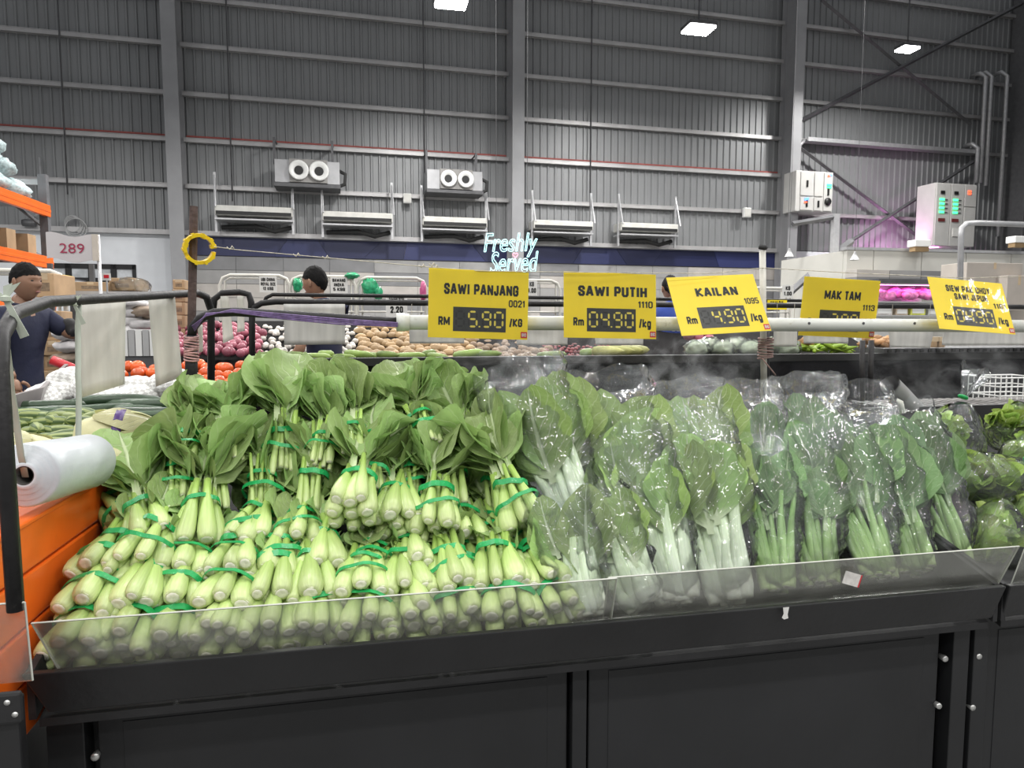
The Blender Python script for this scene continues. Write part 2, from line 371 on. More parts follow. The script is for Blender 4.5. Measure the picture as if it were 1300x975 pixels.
colpx = (228, 650, 992)
cols_s = [ws(p, 200)[0] for p in colpx]
bounds = [SL]+cols_s+[SR]
gz = [ws(650, y)[1] for y in (254, 202, 150, 95, 42)]
gz += [gz[-1]+(gz[-1]-gz[-2]), gz[-1]+2*(gz[-1]-gz[-2])]
for bi in range(4):
    for gi, z in enumerate(gz):
        if bi == 3 and gi in (1,): continue
        g = MB(); a, b = bounds[bi]+.14, bounds[bi+1]-.14
        g.box(a, -.17, z-.012, b, -.035, z+.012); g.box(a, -.17, z-.10, b, -.158, z); g.box(a, -.055, z-.10, b, -.04, z)
        g.build('girt', girt_m, wall)
    if bi < 3:
        r = MB(); r.box(bounds[bi]+.2, -.12, gz[1]+.03, bounds[bi+1]-.2, -.05, gz[1]+.075)
        r.build('conduit', mat('red_oxide', (.30, .07, .06), .6), wall)
r = MB(); r.box(bounds[0], -.2, ZB-.10, cols_s[2]-.2, -.0, ZB+.02); r.build('sill_channel', girt_m, wall)
for p in (290, 538, 751, 78, 1010):                     # drop wires and downpipes on the cladding
    s_, z_ = ws(p, 100, .2); t = MB(); t.tube([(s_, -.19, ZB+.8), (s_, -.19, ZT)], .018, 6); t.build('drop_cable', dark_m, wall, True)

for i, (px, lab) in enumerate(((228, 'grey steel I-beam column left of the blue wall band'), (650, 'grey steel I-beam column rising behind the neon sign'), (992, 'grey steel I-beam column beside the wall control box'))):
    s_ = cols_s[i]
    c = thing('steel_column', lab, 'column', T(W0*0 + Vector((W0.x, W0.y, 0)) + WD*s_, WA), 'steel columns of the far wall')
    for nm, y0, y1, dy, m_ in (('flange', -.62, -.595, .22, col_m), ('flange', -.09, -.065, 0, col_m)):
        f = MB(); f.add([(-.17, y0, 0), (.17, y0, 0), (.17, y1, 0), (-.17, y1, 0), (-.17, y0-dy, ZT), (.17, y0-dy, ZT), (.17, y1-dy, ZT), (-.17, y1-dy, ZT)],
                        [(3,2,1,0),(4,5,6,7),(0,1,5,4),(1,2,6,5),(2,3,7,6),(3,0,4,7)])
        f.build(nm, m_, c)
    f = MB(); f.add([(-.012, -.60, 0), (.012, -.60, 0), (.012, -.07, 0), (-.012, -.07, 0), (-.012, -.81, ZT), (.012, -.81, ZT), (.012, -.07, ZT), (-.012, -.07, ZT)],
                    [(3,2,1,0),(4,5,6,7),(0,1,5,4),(1,2,6,5),(2,3,7,6),(3,0,4,7)])
    f.build('web', col_m, c)

# lower wall: white plaster left, blue band over grey tiles in the middle, white on the right
s1 = ws(232, 330)[0]; s3 = ws(985, 330)[0]
b = MB(); b.box(SL, .0, 0, s1, .25, ZB-.08); wl = structure(b.build('wall_left', white_m, M=WM))
b = MB(); b.box(s1+.01, .02, 0, s3, .25, ZB-.1); wt = structure(b.build('wall_middle', mat('grout', (.22, .22, .22), .8), M=WM))
b = MB(); b.box(s3+.01, 0, 0, SR, .25, ZB-.02); structure(b.build('wall_right', white_m, M=WM))
zb1 = ws(650, 333)[1]; zb0 = ZB-.11
fac = [0, 2.2, 3.3, 4.6, 5.5, 7.6, 8.5, 10.6, 12.0, 13.2, 15.2, 17.5, 30]
sk = [0, .35, -.3, .5, .1, -.4, .25, .3, -.35, .4, -.2, .3, 0]
blues = [mat('blue_panel_%s' % n_, c_, .42, 0, .05, 2) for n_, c_ in (('navy', (.017, .021, .075)), ('royal', (.027, .034, .115)), ('deep', (.014, .018, .065)), ('mid', (.022, .028, .095)))]
for i in range(12):
    a0, a1 = s1+.25+fac[i], min(s1+.25+fac[i+1], s3-.02)
    if a0 > s3-.3: break
    k0, k1 = sk[i], (sk[i+1] if a1 < s3-.03 else 0)
    p_ = MB(); p_.prism([(a0-k0*.5+.004, zb1), (a1-k1*.5-.004, zb1), (a1+k1*.5-.004, zb0), (a0+k0*.5+.004, zb0)], -.03-.004*(i % 3), .02)
    p_.build('panel', blues[(i*7+i//3) % 4], wt)
tg = [mat('tile_%s' % n_, c_, .55, 0, .12, 2.2) for n_, c_ in (('mid', (.30, .295, .29)), ('dark', (.20, .20, .205)), ('warm', (.44, .41, .38)))]
rnd = random.Random(4)
th = .36
for rI in range(7):
    z1 = zb1-.02-rI*th; x_ = s1+.1; run = 0; cidx = 0
    while x_ < s3:
        w_ = 1.2
        if run == 0: run = rnd.choice((1, 1, 2, 3)); cidx = rnd.choice((0, 0, 1, 1, 2))
        run -= 1
        t = MB(); t.box(x_, .0-.003*rnd.random(), z1-th+.012, min(x_+w_-.012, s3), .03, z1); t.build('tile', tg[cidx], wt)
        x_ += w_
# strip window in the white wall
s_a, z_a = ws(58, 334); s_b, z_b = ws(174, 366)
W = structure(thing('window_1', 'x', 'x', WM)); del W['label']; del W['category']
fr = MB()
for (a, b_, c_, d_) in ((s_a, z_a-.12, s_b, z_a), (s_a, z_b, s_b, z_b+.25), (s_a, z_b, s_a+.1, z_a), (s_b-.08, z_b, s_b, z_a)): fr.box(a, -.06, b_, c_, .0, d_)
for k in range(1, 4):
    x_ = s_a+(s_b-s_a)*k/4; fr.box(x_-.07, -.06, z_b, x_+.07, 0, z_a)
fr.build('window_frame', black_m, W)
pane_m = mat('milky_pane', (.55, .57, .59), .25, 0, .35, 3, .4, 8)
for k in range(4):
    p_ = MB(); p_.box(s_a+(s_b-s_a)*k/4+.05, -.03, z_b+.2, s_a+(s_b-s_a)*(k+1)/4-.05, -.01, z_a-.1); p_.build('pane', pane_m, W)

b = MB(); b.box(SR, -12, 0, SR+.3, .3, ZT); structure(b.build('wall_side', mat('dark_cladding', (.085, .085, .09), .6), M=WM))
c = thing('steel_column', 'wide dark column at the far right corner of the hall', 'column', T(Vector((W0.x, W0.y, 0))+WD*(SR-.25), WA), 'steel columns of the far wall')
b = MB(); b.box(-.05, -1.0, 0, .3, -.94, ZT); b.build('flange', mat('dark_column', (.13, .13, .135), .55), c); b = MB(); b.box(.1, -.94, 0, .14, -.05, ZT); b.build('web', mat('dark_column', (.13, .13, .135)), c)
# ------------------------------------------------------------ fixtures on the far wall
def wthing(name, label, cat, px, py, off=.0, group=None):
    P = WP(px, py, off); t = thing(name, label, cat, T(P, WA), group); return t, mpp(P)
def noz(px, py, wpx, hpx, lab):
    t, k = wthing('air_nozzle_unit', lab, 'ventilation unit', px, py, .55, 'twin-nozzle ventilation units on the far wall')
    w, h = wpx*k/2, hpx*k/2
    b = MB(); b.box(-w, -.35, -h, w, .25, h); b.build('housing', mat('galvanised_sheet', (.40, .40, .41), .4, .4, .1, 5), t, bevel=.01)
    b = MB(); b.box(-w*.55, -.42, -h*.95, w*.62, -.35, h*1.05); b.build('face_plate', mat('face_plate', (.27, .26, .25), .5, .2), t)
    b = MB(); b.box(-w*1.02, -.4, -h*1.35, w*1.02, .3, -h*1.05); b.build('drip_tray', dark_m, t)
    for sx in (-.26, .36):
        n_ = MB(); R_ = h*.78
        n_.lathe([(R_*.62, -.42), (R_*1.08, -.44), (R_*1.1, -.5), (R_*.95, -.52), (R_*.55, -.44), (R_*.45, -.43)], 20, Matrix.Translation((sx*w, 0, h*.05)) @ Matrix.Rotation(-math.pi/2, 4, 'X'), caps=False)
        ring = n_.build('nozzle', white_pl, t, True)
        d_ = MB(); d_.lathe([(0, 0), (R_*.5, 0), (R_*.5, .01), (0, .01)], 16, Matrix.Translation((sx*w, -.45, h*.05)) @ Matrix.Rotation(-math.pi/2, 4, 'X')); d_.build('throat', ink_m, ring)
    for sx in (-1, .78):
        h_ = MB(); h_.box(sx*w-.03, -.3, h*.6, sx*w+.03, -.25, h*2.9); h_.tube([(sx*w, -.28, h*2.8), (sx*w+.02, .4, h*2.9)], .025, 6); h_.build('hanger', dark_m, t)
    ca = MB(); ca.tube([(w*.95, -.3, h*.3), (w*1.18, -.3, 0), (w*1.15, -.3, -h*.9), (w*.9, -.3, -h*1.2)], .05, 6); ca.build('hose', bundle_m, t, True)
noz(391, 222, 78, 28, 'twin-nozzle ventilation unit high on the wall, nearer the left column')
noz(575, 232, 70, 24, 'twin-nozzle ventilation unit high on the wall, nearer the neon sign')
def curtain(px, py, wpx, lab):
    t, k = wthing('air_curtain', lab, 'air curtain', px, py, .5, 'air curtains above the blue band')
    w = wpx*k/2
    b = MB(); b.prism([(-w, -.08), (w, -.08), (w, .16), (-w, .16)], -.28, .3); b.build('casing', offw_m, t, bevel=.02)
    b = MB(); b.box(-w*.97, -.285, -.07, w*.97, -.275, .02); b.build('intake_slot', ink_m, t)
    b = MB(); b.box(-w, -.3, -.2, w, .3, -.16); b.build('base_rail', galv_m, t)
    for sx in (-1, 1):
        h_ = MB(); h_.box(sx*w-.03, -.1, -.5, sx*w+.03, -.05, 1.0); h_.tube([(sx*w, -.08, .95), (sx*w+.03, -.35, .1)], .022, 6); h_.build('bracket', galv_m, t)
    p_ = MB(); p_.tube([(-w*.9, .1, -.35), (0, .05, -.3), (w*.5, .05, -.42), (w*.95, .05, -.3)], .06, 7); p_.build('refrigerant_pipe', bundle_m, t, True)
for a in ((324, 272, 92, 'white air curtain beneath the left ventilation unit, nearest the yellow ring'), (454, 279, 86, 'white air curtain between the two ventilation units'),
          (576, 285, 82, 'white air curtain beneath the right ventilation unit'), (712, 289, 78, 'white air curtain just right of the middle column'), (820, 292, 78, 'rightmost white air curtain above the blue band')):
    curtain(*a)
for px, py, lab in ((517, 252, 'small white junction box between the ventilation units'), (948, 270, 'small white junction box near the right column')):
    t, k = wthing('junction_box', lab, 'junction box', px, py, .25, 'white junction boxes on the girt')
    b = MB(); b.box(-5*k, -.06, -6*k, 5*k, .06, 6*k); b.build('casing', white_pl, t, bevel=.015)
    b = MB(); b.box(-4*k, -.07, -5*k, 4*k, -.06, 5*k); b.build('cover', offw_m, t, bevel=.004)
t, k = wthing('cable_coil', 'loop of grey cable hanging on the white wall above the number flag', 'cable', 92, 284, .2)
b = MB()
for j in range(4): b.tube([((.18+.02*j)*math.cos(a*math.pi/8)+.03*j, -.02*j, (.2+.015*j)*math.sin(a*math.pi/8)-.04*j) for a in range(17)], .014, 5)
b.build('coil', grey_m, t, True)
t, k = wthing('wall_camera', 'small dark camera on an arm beneath the cladding', 'camera', 38, 283, .3)
b = MB(); b.lathe([(0, -.16), (.08, -.16), (.09, -.1), (.09, .12), (0, .12)], 10, Matrix.Rotation(math.pi/2, 4, 'Y')); b.build('body', dark_m, t, True)
b = MB(); b.tube([(0, .2, .1), (.1, .1, .2), (.25, .1, .35), (.25, .1, 1.6)], .03, 6); b.build('conduit_arm', galv_m, t, True)
# X bracing and tray in the right bay
br = thing('cross_bracing', 'steel cross bracing of angle bars in the right-hand bay', 'bracing', WM)
for (x0, y0, x1, y1, o) in ((1043, 0, 1232, 158, .30), (1300, 3, 1003, 160, .38), (1003, 178, 1165, 300, .30), (1062, 318, 1236, 205, .38)):
    a = ws(x0, y0, o); b_ = ws(x1, y1, o); m_ = MB(); m_.tube([(a[0], -o, a[1]), (b_[0], -o, b_[1])], .06, 4); m_.build('brace', dark_m, br)
ct = thing('cable_tray', 'grey cable tray running from the control box to the conduits', 'cable tray', WM)
a = ws(1022, 177, .3); b_ = ws(1238, 192, .3)
m_ = MB(); m_.box(a[0], -.45, a[1]-.08, b_[0], -.15, a[1]-.04); m_.box(a[0], -.46, a[1]-.08, b_[0], -.44, a[1]+.04); m_.box(a[0], -.16, a[1]-.08, b_[0], -.14, a[1]+.04); m_.build('tray', galv_m, ct)
c_ = ws(1010, 218, .3); m_ = MB(); m_.tube([(a[0], -.3, a[1]), (c_[0]+.1, -.3, a[1]-.2), (c_[0]+.1, -.3, c_[1])], .07, 7); m_.build('conduit', galv_m, ct, True)
cp = [(1250, 98, 232), (1257, 97, 236), (1273, 96, 300), (1241, 188, 232)]
for i, (px, y0, y1) in enumerate(cp):
    a = ws(px, y0, .5); b_ = ws(px-6 if i < 3 else px-2, y1, .5)
    m_ = MB(); m_.tube([(b_[0], -.5, b_[1]), (b_[0], -.5, a[1]), (b_[0]-.15, -.42, a[1]+.15), (b_[0]-.15, -.1, a[1]+.15)], .07, 8)
    tag(m_.build('conduit_pipe', galv_m, None, True, M=WM), ('leftmost tall conduit rising from the electrical cabinet', 'second tall conduit rising from the electrical cabinet', 'tall conduit passing right of the electrical cabinet', 'short conduit joining the cable tray to the cabinet')[i], 'conduit', 'vertical conduits by the electrical cabinet')
# control box and electrical cabinet
led_g = mat('green_indicator', (.05, 1, .25), .4, emit=3); led_r = mat('red_indicator', (1, .12, .05), .4, emit=2); led_b = mat('blue_indicator', (.1, .25, 1), .4, emit=2)
cabm = mat('cabinet_enamel', (.56, .55, .53), .45, 0, .05, 3)
t, k = wthing('control_box', 'pale wall control box with smoke-stained vent and small displays', 'control box', 1031, 244, .9)
b = MB(); b.box(-27*k, -.1, -25*k, 27*k, .5, 25*k); b.build('housing', cabm, t, bevel=.01)
for (x0, z0, x1, z1) in ((-21, -6, -2, 24), (-1, -6, 12, 24), (13, -24, 26, 24), (-21, -24, -2, -7), (-1, -24, 12, -7)):
    b = MB(); b.box(x0*k+.01, -.13, z0*k+.01, x1*k-.01, -.1, z1*k-.01); dd = b.build('door', cabm, t, bevel=.006)
    if x1-x0 > 13 or z0 < -10:
        h_ = MB(); h_.box((x0+x1)/2*k-.03, -.15, (z0+z1)/2*k-.1, (x0+x1)/2*k+.03, -.13, (z0+z1)/2*k+.1); h_.build('handle', ink_m, dd)
b = MB(); b.lathe([(0, 0), (5*k, 0), (5*k, .02), (0, .02)], 14, Matrix.Translation((19*k, -.16, -12*k)) @ Matrix.Rotation(-math.pi/2, 4, 'X')); b.build('vent', ink_m, t, True)
for (x0, z0, w_, h_, m_) in ((17, 8, 7, 2, led_g), (17, 5, 7, 1.6, led_g), (18, 19, 3, 2, led_r), (21, 20, 3, 2, led_b), (-15, -12, 3, 3, led_b), (-12, -11, 3, 3, led_b), (-15, -15, 4, 2, led_r)):
    b = MB(); b.box(x0*k, -.15, z0*k, (x0+w_)*k, -.13, (z0+h_)*k); b.build('indicator', m_, t)
t, k = wthing('electrical_cabinet', 'tall grey electrical cabinet with columns of green indicator lamps', 'electrical cabinet', 1212, 272, 1.6)
b = MB(); b.box(-32*k, 0, -40*k, 32*k, .7, 38*k); b.build('housing', cabm, t, bevel=.01)
for (x0, z0, x1, z1) in ((-31, -40, -9, 37), (-8, -40, 12, 37), (13, 10, 31, 37), (13, -40, 31, 9)):
    b = MB(); b.box(x0*k, -.04, z0*k, x1*k, 0, z1*k); b.build('door', cabm, t, bevel=.01)
for cx in (-22, -1):
    for j in range(4):
        b = MB(); b.box((cx-4)*k, -.06, (16-j*5.2)*k, (cx+3)*k, -.04, (18.6-j*5.2)*k); b.build('indicator', led_g, t)
        b = MB(); b.box((cx+4)*k, -.06, (16.6-j*5.2)*k, (cx+8)*k, -.04, (17.6-j*5.2)*k); b.build('nameplate', dark_m, t)
    b = MB(); b.box((cx-3)*k, -.06, 24*k, (cx+3)*k, -.04, 28*k); b.build('meter', ink_m, t)
    b = MB(); b.box((cx-5)*k, -.06, -10*k, (cx+5)*k, -.04, -6*k); b.build('warning_plate', mat('warning_plate', (.16, .03, .03), .5), t)
for j, z in enumerate((28, 25)):
    b = MB(); b.box(17*k, -.06, z*k, 22*k, -.04, (z+2)*k); b.build('indicator', led_r, t)
b = MB(); b.box(-4*k, -.06, -28*k, 6*k, -.04, -18*k); b.build('notice', paper_m, t)

# ceiling lamps in view
lamp_m = mat('lamp_glow', (1, .99, .96), .5, emit=60)
for i, (px, py, Y, lab) in enumerate(((573, 4, 14.5, 'glaring high-bay lamp at the top edge above the neon sign'), (887, 38, 15.5, 'glaring high-bay lamp left of the right-hand column'), (1152, 63, 17.0, 'small slanted high-bay lamp in front of the cross bracing'))):
    P = U(px, py, Y); t = thing('high_bay_lamp', lab, 'lamp', T(P), 'high-bay lamps in view')
    sz = (.34, .34, .26)[i]
    b = MB(); b.box(-sz, -sz*.8, .03, sz, sz*.8, .12); b.build('housing', dark_m, t, bevel=.02)
    b = MB(); b.box(-sz*.92, -sz*.72, -.02, sz*.92, sz*.72, .03); b.build('diffuser', lamp_m, t, bevel=.01)
    b = MB(); b.tube([(0, 0, .12), (0, 0, 4)], .02, 6); b.build('drop_rod', dark_m, t)
    lo = hall_lamp(P.x, P.y, P.z-.05, 420, .6); lo.name = 'lamp_light'; lo.parent = t; lo.location = (0, 0, -.05)

# ------------------------------------------------------------ the vegetable stall
def acrylic_mat():
    m, nt, b, N, L = nodes('scuffed_acrylic'); nt.nodes.remove(b)
    tc = N('ShaderNodeTexCoord'); nz = N('ShaderNodeTexNoise'); nz.inputs['Scale'].default_value = 6; nz.inputs['Detail'].default_value = 8; nz.inputs['Roughness'].default_value = .7
    L(tc.outputs['Object'], nz.inputs['Vector'])
    mr = N('ShaderNodeMapRange'); mr.inputs['From Min'].default_value = .35; mr.inputs['From Max'].default_value = .75; mr.inputs['To Min'].default_value = .10; mr.inputs['To Max'].default_value = .30
    L(nz.outputs['Fac'], mr.inputs['Value'])
    tr = N('ShaderNodeBsdfTransparent'); tr.inputs[0].default_value = (.93, .94, .92, 1)
    df = N('ShaderNodeBsdfDiffuse'); df.inputs[0].default_value = (.42, .42, .38, 1)
    gl = N('ShaderNodeBsdfGlossy'); gl.inputs['Roughness'].default_value = .12
    fr = N('ShaderNodeFresnel'); fr.inputs['IOR'].default_value = 1.45
    a = N('ShaderNodeMixShader'); L(mr.outputs[0], a.inputs[0]); L(tr.outputs[0], a.inputs[1]); L(df.outputs[0], a.inputs[2])
    c = N('ShaderNodeMixShader'); mm = N('ShaderNodeMath'); mm.operation = 'MULTIPLY'; mm.inputs[1].default_value = .6; L(fr.outputs[0], mm.inputs[0]); L(mm.outputs[0], c.inputs[0]); L(a.outputs[0], c.inputs[1]); L(gl.outputs[0], c.inputs[2])
    L(c.outputs[0], nt.nodes['Material Output'].inputs[0]); return m
acr = acrylic_mat()
acr_edge = mat('acrylic_edge', (.55, .56, .50), .3, 0, .1, 20)
steel_m = mat('bright_bolt', (.6, .6, .58), .35, .7, .1, 30)
lip_m = mat('lip_paint', (.015, .015, .016), .45, 0, .25, 6, .1, 50, dirt=(.075, .072, .068), dscale=14, dcut=.70)
door_m = mat('door_paint', (.015, .0155, .017), .5, 0, .25, 3, .06, 40, dirt=(.085, .085, .085), dscale=22, dcut=.73)

def stall(name, label, X0, X1, LY=1.29, group=None, doors=(), posts=(), skew=.03):
    t = thing(name, label, 'stall', T((X0, LY, 0)), group); w = X1-X0
    b = MB(); b.add([(0, 0, .752), (w, 0, .752), (w-.012, .022, .668), (skew, .022, .668), (0, .016, .752), (w, .016, .752), (w-.012, .036, .668), (skew, .036, .668)],
                    [(0,3,2,1),(4,5,6,7),(0,1,5,4),(1,2,6,5),(2,3,7,6),(3,0,4,7)])
    b.build('lip', lip_m, t, bevel=.003)
    b = MB(); b.add([(.012, .03, .655), (w-.012, .03, .655), (w-.012, .83, .925), (.012, .83, .925), (.012, .03, .64), (w-.012, .03, .64), (w-.012, .83, .91), (.012, .83, .91)],
                    [(0,1,2,3),(7,6,5,4),(0,4,5,1),(1,5,6,2),(2,6,7,3),(3,7,4,0)])
    b.build('tray', black_m, t)
    b = MB(); b.box(.012, .83, .6, w-.012, .85, .985); b.build('back_riser', black_m, t)
    for x in (.0, w-.012):
        b = MB(); b.add([(x, .02, .66), (x+.012, .02, .66), (x+.012, .85, .92), (x, .85, .92), (x, .02, .75), (x+.012, .02, .75), (x+.012, .85, .985), (x, .85, .985)],
                        [(3,2,1,0),(4,5,6,7),(0,1,5,4),(1,2,6,5),(2,3,7,6),(3,0,4,7)]); b.build('side_board', black_m, t)
    b = MB(); b.box(.05, .13, .02, w-.05, .80, .64); b.build('carcass', mat('carcass_black', (.012, .012, .012), .6), t)
    for (a, c) in doors:
        b = MB(); b.box(a-X0, .095, .03, c-X0, .128, .645); d = b.build('door', door_m, t, bevel=.003)
        b = MB(); a2, c2 = a-X0+.045, c-X0-.045; b.box(a2, .0935, .08, c2, .096, .60); b.build('panel', door_m, d, bevel=.001)
    for (a, c) in posts:
        b = MB(); b.box(a-X0, .085, .02, c-X0, .128, .645); b.build('post', door_m, t, bevel=.002)
    return t
X0, X1 = -.597, 1.428
def xat(px, Y): return U(px, 900, Y).x
YD = 1.385
st = stall('produce_stall', 'long black vegetable stall heaped with leafy greens in front', X0, X1,
           doors=((xat(122, YD), xat(720, YD)), (xat(747, YD), xat(1188, YD))), posts=((xat(60, YD), xat(108, YD)), (xat(725, YD), xat(743, YD)), (xat(1202, YD), xat(1222, YD)), (xat(1228, YD), xat(1246, YD))))
stall('produce_stall', 'next black vegetable stall at the right edge of the picture', 1.438, 3.2, doors=((1.47, 2.3),), skew=.006)
for px, py in ((1201, 837), (1244, 834), (1193, 897), (1236, 899), (120, 962)):
    P = U(px, py, YD-.012); b = MB(); b.lathe([(0, 0), (.007, 0), (.008, .004), (.006, .02), (0, .02)], 10, Matrix.Rotation(-math.pi/2, 4, 'X'))
    b.build('hinge_pin', steel_m, st, True, M=Matrix.Translation(P-st.location))

def guard(label, xa, xb, Y, za, zb, lean, cutl, cutr, nm='acrylic_guard'):
    t = thing(nm, label, 'guard panel', T((xa, Y, za)), 'clear acrylic guard panels'); w = xb-xa; h = zb-za; d = .0035
    b = MB(); b.add([(cutl, 0, 0), (w-cutr, 0, 0), (w, -lean, h), (0, -lean, h), (cutl, d, 0), (w-cutr, d, 0), (w, d-lean, h), (0, d-lean, h)],
                    [(0,1,2,3),(7,6,5,4),(0,4,5,1),(1,5,6,2),(2,6,7,3),(3,7,4,0)]); b.build('sheet', acr, t)
    e = MB()
    for p, q in (((0, -lean, h), (w, -lean, h)), ((cutl, 0, 0), (0, -lean, h)), ((w-cutr, 0, 0), (w, -lean, h))):
        e.tube([Vector(p)+Vector((0, d/2, 0)), Vector(q)+Vector((0, d/2, 0))], .0017, 4)
    e.build('polished_edge', acr_edge, t)
    return t
g1 = guard('long hazy acrylic guard in front of the mustard bunches', -.572, .478, 1.312, .745, .845, .03, .025, .0)
g2 = guard('long hazy acrylic guard in front of the bagged greens', .462, 1.452, 1.316, .745, .846, .03, .0, .02)
guard('short acrylic guard at the right edge on the next stall', 1.47, 2.4, 1.316, .745, .846, .03, .0, .0)
P = U(1081, 735, 1.285); b = MB(); b.box(-.02, -.0008, -.014, .02, 0, .014); o = b.build('torn_sticker', mat('sticker_white', (.62, .60, .57), .5, 0, .25, 60), g2, M=Matrix.Translation(P-g2.location) @ Matrix.Rotation(math.radians(18), 4, 'Y'))
b = MB(); b.box(.02, -.0009, -.014, .0235, 0, .014); b.build('red_edge', red_m, o)
P = U(997, 778, 1.284); b = MB(); b.prism([(-.006, .012), (.008, .012), (.005, -.004), (.007, -.012), (-.003, -.014), (-.008, -.010), (-.004, -.002)], -.001, 0)
tag(b.build('tape_scrap', paper_m, M=Matrix.Translation(P)), 'scrap of pale tape stuck on the black lip below the greens', 'tape')

# ------------------------------------------------------------ leaves, stalks
def leaf_mesh(seed, L, Wd, bend, cup, ruf, pet=.20, tipw=.75, pw=.0075, nu=10, nv=16):
    r = random.Random(seed); ph = r.uniform(0, 6.28); fr_ = r.uniform(9, 13); tw = r.uniform(-.5, .5); sd = r.uniform(-.25, .25)
    sp = []; y = z = x = 0; a = 0
    for j in range(nv+1):
        v = j/nv; a = bend*v**1.6; sp.append((x, y, z)); ds = L/nv
        y += math.sin(a)*ds; z += math.cos(a)*ds; x += sd*v*ds
    def fn(u, v):
        j = v*nv; i0 = min(int(j), nv-1); f_ = j-i0; a = bend*v**1.6
        px = [sp[i0][k]*(1-f_)+sp[i0+1][k]*f_ for k in range(3)]
        t = max(0, (v-pet)/(1-pet)); w = pw*(1-.4*v)+Wd/2*(math.sin(math.pi*min(1, t**tipw*.985+.0)) ** .72 if t > 0 else 0)
        uu = 2*u-1
        off = cup*abs(uu)**1.5*w + ruf*Wd*(uu*uu)*math.sin(fr_*v+ph+2.2*(uu > 0)) * (1 if t > 0 else 0) + .05*Wd*noise.noise(Vector((uu*2.2+seed, v*5, seed*1.7)))*(t > 0)
        w *= 1+.07*math.sin(15*v+ph)*(t > .1)
        tt = tw*t
        dx, dn = uu*w*math.cos(tt)*math.cos(cup*.5*abs(uu)), -off+uu*w*math.sin(tt)
        return Vector((px[0]+dx, px[1]+dn*math.cos(a), px[2]-dn*math.sin(a)))
    m = MB(); m.grid(fn, nu, nv); return m
def stalk_mesh(seed, L, r0, r1, ex=1.0, cap=.70, bulge=1.0):
    r = random.Random(seed); ph = r.uniform(0, 6.28); am = r.uniform(.05, .11)
    lob = lambda a, t: am*math.cos(2*a+ph)*(1-t)+.06*math.cos(5*a+ph*2)*(1-t)
    m = MB()
    m.lathe([(r0*cap, 0), (r0*.86, .006), (r0*bulge, .022), (r0*.95, .042), (r0*.80, L*.42), (r1*1.2, L*.72), (r1, L)], 10, None, 0, lob, ex)
    m.lathe([(0, .0), (r0*cap*.5, -.0012), (r0*cap*.97, .0006)], 10, None, 1, lob, ex)
    bx, by = r.uniform(-.02, .02), r.uniform(-.012, .012)
    m.v = [(x+bx*(z/L)**2, y+by*(z/L)**2, z) for x, y, z in m.v]
    return m
cut_m = mat('cut_butt', (.80, .79, .66), .55, 0, .12, 60, .2, 90)
saw_st = stalk_mat('mustard_stalk', (.56, .65, .31), (.35, .52, .12))
saw_lf = leaf_mat('mustard_leaf', (.34, .49, .175), (.66, .76, .46), rough=.55)
put_st = stalk_mat('white_petiole', (.80, .84, .74), (.62, .76, .46), .3, .3, 1.0)
put_lf = leaf_mat('pak_choy_leaf', (.29, .44, .13), (.68, .76, .52), tr=.32, rough=.5)
kai_st = stalk_mat('kailan_stem', (.45, .60, .25), (.22, .38, .12))
kai_lf = leaf_mat('kailan_leaf', (.135, .25, .085), (.42, .54, .30), rough=.38, tr=.2)
bab_lf = leaf_mat('baby_choy_leaf', (.40, .56, .13), (.70, .80, .48), tr=.3)
band_m = mat('green_tie', (.012, .33, .085), .35, 0, .2, 40, dirt=(.35, .70, .45), dscale=160, dcut=.60)
SAWST = [stalk_mesh(i, .17, .0205+.0022*(i % 3), .0075, 1.0 if i % 2 else .85).mesh('stalk', [saw_st, cut_m], True) for i in range(5)]
PETST = [stalk_mesh(30+i, .17, .0095+.0015*i, .0058, .8, .85).mesh('stalk', [saw_st, cut_m], True) for i in range(3)]
SAWLF = [leaf_mesh(20+i, *p).mesh('leaf', saw_lf, True) for i, p in enumerate((
    (.24, .15, .45, .30, .08), (.26, .16, .8, .22, .07), (.22, .13, .3, .5, .10), (.23, .15, 1.2, .2, .10), (.20, .12, .7, .55, .11), (.27, .15, .2, .28, .07), (.19, .14, 1.6, .1, .11), (.25, .16, .55, .15, .12)))]
def ring_mesh(rx, ry, h, seed):
    r = random.Random(seed); ph = r.uniform(0, 6)
    m = MB()
    def fn(u, v):
        a = 2*math.pi*u; k = 1+.03*math.sin(5*a+ph)
        prof = ((0, 0), (.0012, 0), (.0012, h), (0, h), (0, 0))[min(4, round(v*4))]
        return Vector(((rx+prof[0])*k*math.cos(a), (ry+prof[0])*k*math.sin(a), prof[1]+.003*math.sin(2*a+ph)+.0015*math.sin(7*a)))
    m.grid(fn, 28, 4, True); return m.mesh('tie_band', band_m, False)
BANDS = [ring_mesh(.043, .034, .014, 1), ring_mesh(.041, .033, .012, 2), ring_mesh(.044, .036, .018, 3)]
BAND2 = [ring_mesh(.060, .049, .010, 4), ring_mesh(.058, .047, .014, 5)]

